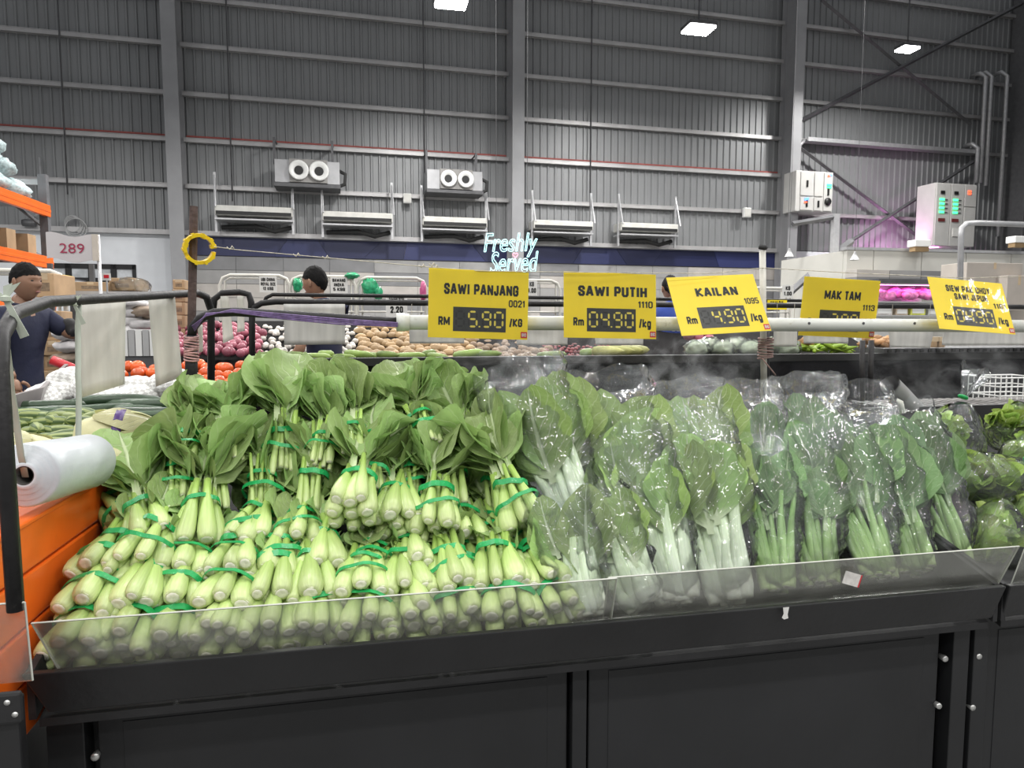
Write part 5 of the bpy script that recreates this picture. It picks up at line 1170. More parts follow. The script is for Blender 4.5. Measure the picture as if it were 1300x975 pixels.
def paper_sign(label, x0, y0, x1, y1, Y, lines, m_=paper_m, name='paper_sign'):
    P = U((x0+x1)/2, (y0+y1)/2, Y); k = mpp(P); w = (x1-x0)*k/2; h = (y1-y0)*k/2
    t = thing(name, label, 'sign', T(P), 'paper signs beyond the far bank')
    b = MB(); b.box(-w, -.003, -h, w, .003, h); b.build('sheet', m_, t)
    q = MB(); n_ = len(lines)
    for i, (tx, f0, f1) in enumerate(lines):
        zt = h*(.82-1.7*i/n_); block_into(q, tx, -w+2*w*f0, zt-1.25*h/n_, -w+2*w*f1, zt, -.006)
    q.build('lettering', ink_m, t)
    return t
paper_sign('white paper sign with three lines hung on the leftmost tube frame', 330, 351, 351, 371, 7.385, [('UBI CHINA', .1, .9), ('ROYAL SIZE', .08, .92), ('12 KGS', .2, .8)])
paper_sign('white paper sign with bold lines right of the man in navy', 420, 352, 441, 372, 7.385, [('BAWANG', .12, .88), ('INDIA', .2, .8), ('5 KGS', .15, .85)])
paper_sign('white paper price sign reading 2.20', 490, 375, 517, 402, 7.385, [('BAWANG PUTIH', .15, .85), ('2.20', .2, .8)])
paper_sign('white paper price sign reading 4.00 beside the SAWI PANJANG card', 668, 356, 682, 375, 7.385, [('KG', .3, .7), ('4.00', .1, .9)])
paper_sign('white paper price sign reading 1.00 left of the MAK TAM card', 992, 362, 1008, 378, 7.385, [('KG', .3, .7), ('1.00', .15, .85)])
paper_sign('small yellow sign reading HALIA TUA behind the white rod', 973, 381, 1000, 393, 3.288, [('HALIA TUA', .12, .8)], card_m, 'yellow_sign')
# green and pink packaging tied to frames
tinsel = mat('green_film', (.03, .36, .16), .25, 0, .4, 30)
def packet(label, px, py, w, h, Y, m_, grp):
    P = U(px, py, Y); k = mpp(P); m = blob(px, w*k/2, .05, h*k/2, .35, 5, 16, 12); o = m.build('film_bundle', m_, None, True, M=T(P)); tag(o, label, 'packaging', grp)
for i, (px, py, w, h) in enumerate(((378, 362, 12, 18), (447, 350, 18, 8), (470, 365, 20, 24), (480, 372, 12, 16), (640, 366, 12, 16))):
    packet(('crumpled green film bundle at the head of the man in navy', 'small green film bundle on top of the tube frames', 'large crumpled green film bundle left of the 2.20 sign', 'smaller green film bundle touching the 2.20 sign', 'green film bundle just right of the SAWI PANJANG card')[i], px, py, w, h, 7.39, tinsel, 'green film bundles')
packet('pink packet beside the left edge of the SAWI PANJANG card', 537, 370, 8, 26, 7.3, mat('pink_packet', (.55, .10, .25), .4), 'pink packets')
# cartons
tape_m = mat('carton_tape', (.52, .40, .26), .35)
def carton(label, px, py, wpx, hpx, Y, dep=.35, m_=carton_m, rz=0, grp='cartons', mark=True):
    P = U(px, py+hpx/2, Y); k = mpp(P); w, h = wpx*k/2, hpx*k
    t = thing('carton', label, 'carton', T(P, rz), grp)
    b = MB(); b.box(-w, 0, 0, w, dep, h); b.build('box', m_, t, bevel=.006)
    b = MB(); b.box(-.025, -.001, h*.72, .025, 0, h+.001); b.box(-.025, 0, h, .025, dep, h+.001); b.build('tape', tape_m, t)
    if mark: b = MB(); b.box(-w*.55, -.0012, h*.25, w*.55, 0, h*.6); b.build('print', mat('carton_print', (.20, .14, .09), .7, 0, .4, 40), t)
    return t
r = random.Random(31); P = U(46, 490, 5.65); t = thing('wooden_pallet', 'dark pallet base under the carton stack behind the left man', 'pallet', T((P.x-.12, 5.66, 0))); b = MB(); b.box(0, 0, P.z-.16, .5, .4, P.z); b.build('deck', dark_m, t)
for x_ in (.0, .2, .4): b = MB(); b.box(x_, 0, 0, x_+.1, .4, P.z-.16); b.build('block', dark_m, t)
rowsn = ('bottom', 'second', 'third', 'fourth', 'fifth')
for j in range(5):
    for i in range(2):
        carton('brown carton in the stack behind the man at the left edge, %s layer, %s column' % (rowsn[j], ('left', 'right')[i]), 46+i*21, 480-j*19, 20, 18.5, 5.7+.05*r.random(), .3, rz=.12, grp='carton stack behind the left man')
for j in range(4):
    carton('brown carton in the narrow stack right of the pleated sheet, %s layer' % rowsn[j], 227, 425-j*16.5, 15, 16, 6.0, .35, grp='narrow carton stack')
for i, (px, py, w, h, Y, lab) in enumerate(((115, 364, 38, 12, 6.5, 'flat brown carton under the number flag'), (155, 361, 30, 16, 6.6, 'brown carton wrapped in clear film right of the flag pole'), (227, 361, 14, 12, 6.05, 'small brown carton on top of the narrow stack behind the brown stake'), (57, 362, 22, 30, 5.9, 'tall tan carton right of the left man’s face'))):
    c_ = carton(lab.replace('’', "'"), px, py, w, h, Y, .4, grp='loose cartons on the left')
    if i == 1: P = U(px+2, py, Y-.05); k = mpp(P); blob(8, 19*k, .3, 11*k, .25, 5, 20, 12).build('clear_wrap', film, c_, True, M=Matrix.Translation(P+Vector((0, .25, 0))-c_.location))
t = thing('goods_table', 'low table under the flat cartons behind the flag pole', 'table', T((U(90, 371, 6.45).x, 6.4, 0)))
zt = U(115, 370.2, 6.5).z; w_ = U(178, 371, 6.45).x-t.location.x
b = MB(); b.box(0, 0, zt-.04, w_, .7, zt); b.build('top', grey_m, t)
for x_ in (.03, w_-.03):
    for y_ in (.03, .67): b = MB(); b.box(x_-.025, y_-.025, 0, x_+.025, y_+.025, zt-.04); b.build('leg', dark_m, t)
t = thing('goods_shelf', 'grey shelving with small boxes behind the cream tube frame', 'shelf', T((U(42, 371, 7.15).x, 7.15, 0)))
w_ = U(98, 371, 7.15).x-t.location.x
for py in (356.4, 366.6, 377.2, 395): z_ = U(70, py, 7.2).z; b = MB(); b.box(0, 0, z_-.02, w_, .4, z_); b.build('deck', grey_m, t)
for x_ in (.0, w_): b = MB(); b.box(x_-.02, .36, 0, x_+.02, .4, 1.95); b.build('upright', dark_m, t)
# sacks of onions, bundled
sack_m = mat('white_sack', (.60, .58, .58), .7, 0, .25, 12, .4, 30); rsack = mat('red_sack', (.38, .07, .07), .7, 0, .35, 14, .4, 30); bsack = mat('brown_sack', (.32, .25, .19), .8, 0, .3, 12, .4, 30)
SK = [blob(i, .13, .16, .055, .3, 2.5, 16, 10) for i in range(3)]
for i, (px, py, m_, lab) in enumerate(((167, 386, sack_m, 'white sack at the top of the pile left of the pleated sheet'), (166, 397, sack_m, 'white sack second from the top of the sack pile'), (164, 408, sack_m, 'white sack third from the top of the sack pile'), (165, 420, sack_m, 'white sack fourth from the top of the sack pile'), (172, 390, rsack, 'red net sack near the top of the sack pile'), (172, 404, rsack, 'red net sack in the middle of the sack pile'), (170, 425, rsack, 'red net sack low in the sack pile'), (181, 396, bsack, 'brown sack beside the pleated sheet'), (180, 412, sack_m, 'bulging white sack beside the pleated sheet'), (92, 425, sack_m, 'white sack behind the first strap'), (91, 440, sack_m, 'white sack beneath the one behind the first strap'), (92, 455, bsack, 'brown sack at the foot of the pile behind the first strap'))):
    o = obj('produce_sack', SK[i % 3].mesh('produce_sack', m_, True)); o.matrix_basis = T(U(px, py, 5.5+(.12 if m_ is rsack else 0)), i); o.scale = (.85, .8, .85); tag(o, lab, 'sack', 'sacks behind the tomatoes')
t = thing('printed_carton_row', 'row of white and black printed carton ends under the sacks', 'cartons', T(U(175, 452, 4.6)))
for i in range(5): b = MB(); b.box(-.09+i*.04, 0, 0, -.055+i*.04, .3, .16); b.build('carton_end', white_pl if i % 2 == 0 else grey_m, t)
b = MB(); b.box(-.12, .01, -t.location.z, .13, .3, 0); b.build('base', dark_m, t)
# flag 289
P = U(128, 375, 5.2); t = thing('number_flag', 'pale wavy flag sign with red number 289 on a pole', 'flag', T(P)); k = mpp(P)
b = MB(); b.tube([(0, 0, -P.z), (0, 0, 76*k)], .012, 8); b.build('pole', galv_m, t, True)
flag_m = mat('flag_white', (.60, .565, .57), .5, 0, .04, 6)
b = MB()
def ff(u, v): x = -58*k+u*56*k; return Vector((x, -.006, 42*k+v*32*k+2.6*k*math.sin((u*1.15+.12)*2*math.pi)*(1-.2*u)+(1-u)*1.5*k))
b.grid(ff, 24, 6); o = b.build('banner', flag_m, t); sm = o.modifiers.new('thickness', 'SOLIDIFY'); sm.thickness = .008; sm.offset = 1
b = MB(); b.box(-6*k, -.02, 43*k, 1*k, -.008, 76*k); b.build('sleeve', mat('flag_sleeve', (.58, .52, .45), .5), t)
q = MB(); text_into(q, '289', -43*k, 52*k, -15*k, 64*k, -.012-.008, bold=.0); q.build('number', mat('flag_red', (.36, .03, .08), .5), t)
# small red and white notice by the flag pole
t = thing('notice_card', 'small white card with a red square beside the flag pole', 'sign', T(U(135, 352, 5.4))); k = mpp(t.location)
b = MB(); b.box(-5*k, 0, -4*k, 5*k, .004, 5*k); b.build('card', paper_m, t); b = MB(); b.box(-3*k, -.002, -1*k, 3*k, 0, 3*k); b.build('red_square', logo_m, t)
b = MB(); b.tube([(0, .006, -4*k), (0, .006, -1.2)], .006, 6); b.build('stick', galv_m, t)
# goods shelf left behind flag
for i, (px, py, w, h, c_, lab) in enumerate(((70, 352, 14, 8, (.5, .36, .05), 'yellow box on the goods shelf behind the flag'), (70, 362, 14, 9, (.30, .06, .05), 'red box under the yellow box on the goods shelf'), (88, 360, 12, 12, (.05, .05, .06), 'dark jar crate on the goods shelf'), (55, 354, 18, 10, (.5, .08, .08), 'red packet left of the yellow box'), (66, 372, 18, 10, (.07, .06, .06), 'dark crate behind the cream tube frame'))):
    carton(lab, px, py, w, h, 7.2, .3, mat('goods_%d' % i, c_, .5), grp='goods behind the flag', mark=False)
# pallet rack
YR = 9.4
P = U(61, 345, YR); t = thing('pallet_rack', 'tall orange and grey pallet rack at the left edge', 'rack', T((P.x, YR, 0))); k = mpp(P)
z = lambda y: U(61, y, YR).z
gr_m = mat('rack_upright', (.17, .17, .18), .5, .3, .15, 6)
for dx, dy, z1 in ((0, 0, z(222)), (-.62, 0, z(222)), (0, -2.9, z(222)), (-.62, -2.9, z(222))):
    b = MB(); b.box(dx-.045, dy-.04, 0, dx+.045, dy+.04, z1); b.build('upright', gr_m, t)
for dy in (0,):
    for (za, zb_) in ((z(330), z(290)), (z(290), z(232))):
        b = MB(); b.tube([(0, dy, za), (-.62, dy, zb_)], .022, 4); b.build('diagonal', gr_m, t)
    for zz in (z(232), z(331)): b = MB(); b.box(-.62, -.02, zz-.03, 0, .02, zz+.03); b.build('tie_bar', galv_m, t)
for zz in (z(268), z(334), z(390)):
    for dx in (0.03, -.62):
        b = MB(); b.box(dx-.025, -2.9, zz-.07, dx+.025, .03, zz+.07); b.box(dx-.03, -2.9, zz-.018, dx+.03, .03, zz+.018); b.build('beam', orange_m, t, bevel=.006)
    b = MB(); b.box(-.6, -2.88, zz+.04, 0, 0, zz+.06); b.build('deck', gr_m, t)
for i in range(7):
    j = i % 3; dy = -.55-.35*(i // 3)*.9
    tag(obj('carton_on_rack', MB().box(-.13, 0, 0, .13, .2, .24).mesh('carton_on_rack', carton_m)), 'brown carton on the lower level of the orange rack', 'carton', 'cartons on the pallet rack').matrix_basis = T((P.x-.18-.27*(i % 2), YR-.35-.24*i, z(334)+.065))
net2 = mat('pale_net_bag', (.45, .55, .56), .6, 0, .35, 30, .5, 40, rnd=.12)
NB = [blob(i+2, .19, .26, .105, .25, 3, 16, 10).mesh('net_bag', net2, True) for i in range(2)]
for lv in range(4):
    for i in range(5-lv):
        o = obj('net_bag', NB[(i+lv) % 2]); o.matrix_basis = T((P.x-.20-.06*lv, YR-.42-.42*i-.2*lv, z(268)+.17+.20*lv), .4*i+lv) @ Matrix.Scale(1.12, 4); tag(o, 'pale blue-white net bag piled on top of the orange rack', 'net bag', 'net bags on the pallet rack')
# ------------------------------------------------------------ neon sign
neon = mat('neon_tube', (.52, .88, .91), .4, emit=1.1, var=0)
P = U(650, 322, 9.0); k = mpp(P); t = thing('neon_sign', 'pale cyan neon script sign reading Freshly Served', 'neon sign', T(P))
def script_text(body, x0, z0, x1, z1, nm, slant=.22):
    cu = bpy.data.curves.new('script', 'FONT'); cu.body = body; cu.shear = slant; cu.resolution_u = 4; cu.fill_mode = 'NONE'
    me = evaluated(bpy.data.objects.new('script', cu)); bpy.data.curves.remove(cu)
    xs = [v.co.x for v in me.vertices]; ys = [v.co.y for v in me.vertices]; ax, bx, ay, by = min(xs), max(xs), min(ys), max(ys)
    f = lambda v: Vector((x0+(v.co.x-ax)/(bx-ax)*(x1-x0), 0, z0+(v.co.y-ay)/(by-ay)*(z1-z0)+(v.co.x-ax)/(bx-ax)*.03))
    b = MB()
    for e in me.edges: b.tube([f(me.vertices[e.vertices[0]]), f(me.vertices[e.vertices[1]])], .0062, 5, False)
    bpy.data.meshes.remove(me)
    return b.build(nm, neon, t, True)
script_text('Freshly', -36*k, -6*k, 33*k, 24*k, 'upper_word'); script_text('Served', -28*k, -25*k, 34*k, 1*k, 'lower_word')
b = MB()
b.tube([(.035*16*math.sin(a)**3*.06, -.02, .035*.06*(13*math.cos(a)-5*math.cos(2*a)-2*math.cos(3*a)-math.cos(4*a))) for a in [2*math.pi*i/20 for i in range(21)]], .008, 5); b.build('heart', mat('pink_neon', (1, .35, .45), .4, emit=1.2), t, True, M=Matrix.Translation((4*k, 0, -2*k)))
b = MB(); b.tube([(-20*k, .01, 20*k), (-20*k, .01, 4.5)], .003, 4); b.tube([(20*k, .01, 20*k), (20*k, .01, 4.5)], .003, 4); b.build('hanging_wire', dark_m, t)
# ------------------------------------------------------------ right-hand background: cold room, shelves, pink display
cr_m = mat('coldroom_panel', (.50, .49, .45), .5, 0, .05, 2)
YC = 11.0
P0 = U(1074, 345, YC); t = thing('cold_room', 'cream panelled cold room block at the right', 'cold room', T((P0.x, YC, 0)))
ztop = lambda px, py: U(px, py, YC).z
wid = U(1420, 345, YC).x-P0.x; ht = ztop(1075, 317)
ds_ = [0, .55, 1.55, 2.5, 3.5, 4.6, wid]
for i in range(6): b = MB(); b.box(ds_[i]+.006, 0, 0, ds_[i+1]-.006, .1, ht); b.build('panel', cr_m, t, bevel=.004)
b = MB(); b.box(0, .1, 0, wid, 2.0, ht-.01); b.build('body', cr_m, t); b = MB(); b.box(-.02, -.02, ht, wid, .15, ht+.05); b.build('cap_rail', galv_m, t)
tg2 = [U(1088, 335, YC-.3), U(1130, 335, YC-.3), U(1170, 335, YC-.3), U(1215, 335, YC-.3)]
tl = thing('tile_pelmet', 'strip of grey tile panels under the cold room', 'panel strip', T((tg2[0].x, YC-.3, 0)))
for i in range(3):
    for rI in range(2): b = MB(); b.box(tg2[i].x-tg2[0].x+.006, 0, U(1130, 352-rI*9+9, YC-.3).z, tg2[i+1].x-tg2[0].x-.006, .3, U(1130, 352-rI*9, YC-.3).z); b.build('tile', tg[(2, 0, 1)[i]] if rI else tg[1], tl)
for i, (px, py) in enumerate(((1172, 313), (1298, 308))):
    P = U(px, py, YC-.25); u = thing('cooling_unit', ('small white cooling unit on the cream panels, left one', 'small white cooling unit on the cream panels by the right edge')[i], 'cooling unit', T(P), 'small cooling units'); b = MB(); b.box(-.16, 0, -.0, .16, .2, .12); b.build('casing', white_pl, u, bevel=.01); b = MB(); b.box(-.14, .02, -.08, .14, .16, 0); b.build('base', mat('timber', (.30, .2, .1), .7), u)
# galvanised pole frame
rail('galvanised_frame', 'bent galvanised pipe frame standing right of the MAK TAM card', 'pipe frame', [U(1218, 420, 6.0), U(1220, 300, 6.0), U(1221, 290, 6.0), U(1227, 284, 6.0), U(1240, 283, 6.0), U(1330, 286, 6.0)], .027, galv_m)
t = thing('steel_portal', 'grey steel post with a cross arm left of the cold room', 'post', T(U(1058, 345, 12))); k = mpp(t.location)
b = MB(); b.box(-4*k, -.05, -2.5, 4*k, .05, 72*k); b.build('post', galv_m, t); b = MB(); b.tube([(-60*k, 0, 58*k), (-4*k, 0, 68*k)], .05, 4); b.build('arm', dark_m, t); b = MB(); b.tube([(-60*k, .1, -30*k), (0, .1, 20*k), (30*k, .1, 40*k)], .07, 4); b.build('diagonal', dark_m, t)
for i, (px, py, lab) in enumerate(((1002, 322, 'grey cone pendant lamp beside the white rod'), (1085, 326, 'grey cone pendant lamp left of the cream panels'))):
    u = thing('pendant_lamp', lab, 'lamp', T(U(px, py, 9.5)), 'grey cone pendant lamps'); k = mpp(u.location); b = MB(); b.lathe([(6*k, -4*k), (5.6*k, -4.1*k), (1.2*k, 5*k), (1.3*k, 6*k), (.0, 7*k)], 16); b.build('shade', grey_m, u, True); b = MB(); b.tube([(0, 0, 6*k), (0, 0, 8)], .003, 5); b.build('cord', dark_m, u)
# pink-lit display case
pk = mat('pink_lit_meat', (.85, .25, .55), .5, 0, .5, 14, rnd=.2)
P = U(1152, 400, 8.0); t = thing('display_case', 'pink-lit open display case between the right-hand price cards', 'display case', T(P)); k = mpp(P)
b = MB(); b.box(-46*k, .35, -P.z, 50*k, .4, 44*k); b.build('back', white_pl, t)
for z_ in (0, 17, 40): b = MB(); b.box(-46*k, -.02, (z_-1.5)*k, 50*k, .36, z_*k); b.build('shelf', grey_m, t)
b = MB(); b.box(-46*k, -.03, 40*k, 50*k, .36, 45*k); b.build('canopy', dark_m, t)
b = MB(); b.box(-45*k, .1, 38.4*k, 49*k, .16, 39.6*k); b.build('pink_tube', mat('pink_tube', (1, .25, .8), .4, emit=14, var=0), t)
MT = [blob(i, .06, .08, .05, .3, 3, 10, 8).mesh('meat_pack', pk, True) for i in range(2)]
r = random.Random(9)
for i in range(30):
    q = Vector((r.uniform(-40, 45)*k, r.uniform(.05, .3), 0)); q.z = 18*k+.05+(q.y*.35)
    o = obj('meat_pack', MT[i % 2]); o.matrix_basis = T(P+q, r.uniform(0, 6)); tag(o, 'pink-lit pack on the middle shelf of the display case', 'food pack', 'packs in the pink display case')
for i, (dx, w, h, c_) in enumerate(((-30, 24, 10, (.55, .52, .5)), (-4, 18, 9, (.5, .4, .3)), (20, 22, 12, (.60, .62, .12)), (42, 14, 8, (.5, .5, .5)))):
    u = thing('food_box', ('pale box on the low shelf of the display case', 'tan box on the low shelf of the display case', 'yellow-green box on the low shelf of the display case', 'grey box at the right end of the low shelf')[i], 'box', T(P+Vector((dx*k, .05, 0))), 'boxes in the display case'); b = MB(); b.box(-w*k/2, 0, 0, w*k/2, .2, h*k); b.build('box', mat('food_%d' % i, c_, .5, 0, .3, 20), u, bevel=.006); b = MB(); b.box(-w*k/2*.8, -.003, h*k*.2, w*k/2*.8, 0, h*k*.8); b.build('label_print', white_pl, u)
# big cartons right
cart2 = mat('grey_carton', (.40, .36, .32), .7, 0, .06, 5, rnd=.1)
for i, (px, py, w, h, Y, lab) in enumerate(((1262, 348, 84, 28, 9.2, 'wide beige carton lying on top of the right-hand stack'), (1258, 378, 32, 40, 9.3, 'upright beige carton beneath the wide one, left'), (1292, 372, 36, 44, 9.0, 'upright pale carton beneath the wide one, right'), (1272, 405, 70, 24, 9.3, 'low beige carton at the foot of the right-hand stack'))):
    carton(lab, px, py, w, h, Y, .5, cart2, grp='beige cartons at the right', mark=False)
for i, (px, w) in enumerate(((1186, 9), (1192, 9))):
    carton(('small brown box left below the last price card', 'small brown box right below the last price card')[i], px+i*4, 438, w, 20, YB+.12, .06, carton_m, grp='small boxes under the last card', mark=False)
# unseen strip lamp added behind the cold room to glow pink on the far wall
t = thing('added_pink_lamp', 'added pink strip lamp, unseen behind the cold room, tinting the far wall', 'lamp', T(WP(1165, 318, 1.2), WA))
b = MB(); b.box(-.8, -.06, -.05, .8, .06, .0); b.build('housing', dark_m, t); b = MB(); b.box(-.78, -.03, 0, .78, .03, .03); b.build('tube', mat('pink_tube', (1, .25, .8)), t)
ld = bpy.data.lights.new('pink_light', 'AREA'); ld.shape = 'RECTANGLE'; ld.size = 1.5; ld.size_y = .2; ld.energy = 45; ld.color = (1, .45, .9)
o = bpy.data.objects.new('pink_light', ld); col.objects.link(o); o.parent = t; o.location = (0, 0, .06); o.rotation_euler = (math.radians(140), 0, 0)

# ------------------------------------------------------------ people
def skin(mb, V, Ed, root=0, sub=1, mi=0):
    """V: list of (x,y,z,rx,ry); grows one surface along the edges and adds it to mb"""
    me = bpy.data.meshes.new('skeleton'); me.from_pydata([v[:3] for v in V], Ed, [])
    ob = bpy.data.objects.new('skeleton', me)
    ob.modifiers.new('skin', 'SKIN').use_smooth_shade = True
    if not me.skin_vertices: me.skin_vertices.new()
    for i, v in enumerate(V):
        d = me.skin_vertices[0].data[i]; d.radius = (v[3], v[4] if len(v) > 4 else v[3]); d.use_root = (i == root)
    s = ob.modifiers.new('sub', 'SUBSURF'); s.levels = sub; s.render_levels = sub
    em = evaluated(ob)
    mb.add([v.co.copy() for v in em.vertices], [tuple(p.vertices) for p in em.polygons], mi)
    bpy.data.meshes.remove(em)
def head_into(mb, C, yaw=0, pitch=0, mi=0, mi_eye=1, mi_lip=2):
    R_ = Matrix.Translation(C) @ Matrix.Rotation(yaw, 4, 'Z') @ Matrix.Rotation(pitch, 4, 'Y')
    def g(p, c, s): return math.exp(-((p[0]-c[0])**2/(s[0]**2)+(p[1]-c[1])**2/(s[1]**2)))
    def fn(u, v):
        a = 2*math.pi*u; b_ = math.pi*v; d = Vector((math.sin(b_)*math.cos(a), math.sin(b_)*math.sin(a), math.cos(b_)))
        z = d.z*.115; x = d.x*.094; y = d.y*.076
        if d.z < 0: k = 1-.28*(-d.z)**1.3; y *= k; x *= (1-.10*(-d.z)) if d.x > 0 else (1-.45*(-d.z))
        if d.x > .1:
            q = (d.y*.076, z); f_ = min(1, d.x*1.6)
            x += f_*(.021*g(q, (0, -.020), (.011, .016))+.010*g(q, (0, .004), (.008, .022))+.006*g(q, (0, .030), (.05, .010))-.009*g(q, (.030, .010), (.014, .010))-.009*g(q, (-.030, .010), (.014, .010))
                     +.006*g(q, (0, -.052), (.02, .006))-.004*g(q, (0, -.059), (.02, .003))+.005*g(q, (0, -.066), (.018, .006))+.008*g(q, (0, -.092), (.02, .014))-.004*g(q, (0, -.040), (.03, .006)))
        return R_ @ Vector((x, y, z))
    mb.grid(fn, 48, 36, True, mi)
    for s in (-1, 1):
        m2 = blob(2, .008, .010, .006, 0, 1, 10, 8); mb.add([R_ @ (Vector(v)+Vector((.0755, s*.030, .009))) for v in m2.v], m2.f, mi_eye)
        m3 = blob(3, .016, .007, .030, .2, 3, 12, 10, lambda d, a: -.18*math.exp(-(d.x**2+d.z**2)*5)); mb.add([R_ @ (Vector(v)+Vector((-.006, s*.078, -.004))) for v in m3.v], m3.f, mi)
    lp = blob(4, .006, .020, .0055, .1, 2, 12, 6); mb.add([R_ @ (Vector(v)+Vector((.086, 0, -.059))) for v in lp.v], lp.f, mi_lip)
    return R_
def hair_into(mb, R_, seed=1):
    o = Vector((seed, 0, 0))
    def fn(u, v):
        a = 2*math.pi*u; front = math.cos(a); lim = .345+.29*(.5-.5*front)+.04*math.cos(2*a)+.035*noise.noise(Vector((math.cos(a)*6, math.sin(a)*6, seed)))
        b_ = math.pi*v*lim; d = Vector((math.sin(b_)*math.cos(a), math.sin(b_)*math.sin(a), math.cos(b_)))
        k = 1.03+.06*max(0, d.z)+.05*noise.noise(d*8+o)+.035*noise.noise(d*22+o)
        z = d.z*.115*k*1.02; x = d.x*.094*k; y = d.y*.076*k
        if d.z < 0: x *= (1+.34*d.z) if d.x < 0 else 1; y *= 1+.2*d.z
        return R_ @ Vector((x, y, z))
    mb.grid(fn, 48, 20, True)
def hand_into(mb, wr, dr, palm_n, sc=1.0, curl=.5, mi=0, side=1):
    """palm with four unequal fingers and a thumb; dr = direction of the fingers, palm_n = palm normal"""
    dr = Vector(dr).normalized(); n = (Vector(palm_n)-dr*dr.dot(Vector(palm_n))).normalized(); s = dr.cross(n)*side
    V = [(*wr, .024*sc, .020*sc), (*(Vector(wr)+dr*.045*sc), .034*sc, .017*sc), (*(Vector(wr)+dr*.085*sc), .036*sc, .014*sc)]; Ed = [(0, 1), (1, 2)]
    skin(mb, V, Ed, 0, 1, mi)
    for k, (off, L) in enumerate(((-.030, .062), (-.010, .072), (.010, .068), (.029, .052))):
        p = Vector(wr)+dr*.078*sc+s*off*sc; Vf = [(*p, .0095*sc)]; d = dr.copy(); cur = p.copy()
        for j, f in enumerate((.42, .32, .26)):
            d = (d+n*curl*(.35+.25*j)).normalized(); cur = cur+d*L*f*sc; Vf.append((*cur, (.0088-.0010*j)*sc))
        skin(mb, Vf, [(0, 1), (1, 2), (2, 3)], 0, 1, mi)
    p = Vector(wr)+dr*.028*sc-s*.026*sc; q = p+(dr*.55-s*.8+n*.25).normalized()*.034*sc; w = q+(dr*.9-s*.25+n*.3).normalized()*.030*sc
    skin(mb, [(*p, .013*sc), (*q, .011*sc), (*w, .0085*sc)], [(0, 1), (1, 2)], 0, 1, mi)
skin_m = mat('skin_brown', (.30, .165, .105), .5, 0, .08, 12, sss=.08); lip_c = mat('lip_tone', (.26, .10, .085), .45); eye_m = mat('eye_dark', (.03, .022, .02), .2)
hair_m = mat('black_hair', (.006, .0055, .0055), .75, 0, .4, 60, .25, 120, spec=.15); navy_m = mat('navy_cloth', (.012, .015, .042), .8, 0, .15, 8, .25, 25); trou_m = mat('dark_trousers', (.02, .02, .024), .8, 0, .2, 8); sleeve_m = mat('black_sleeve', (.02, .019, .02), .7, 0, .2, 12)
blue_m = mat('royal_blue_cloth', (.025, .06, .30), .7, 0, .15, 8, .25, 25); shoe_m = mat('black_shoe', (.02, .02, .02), .5)
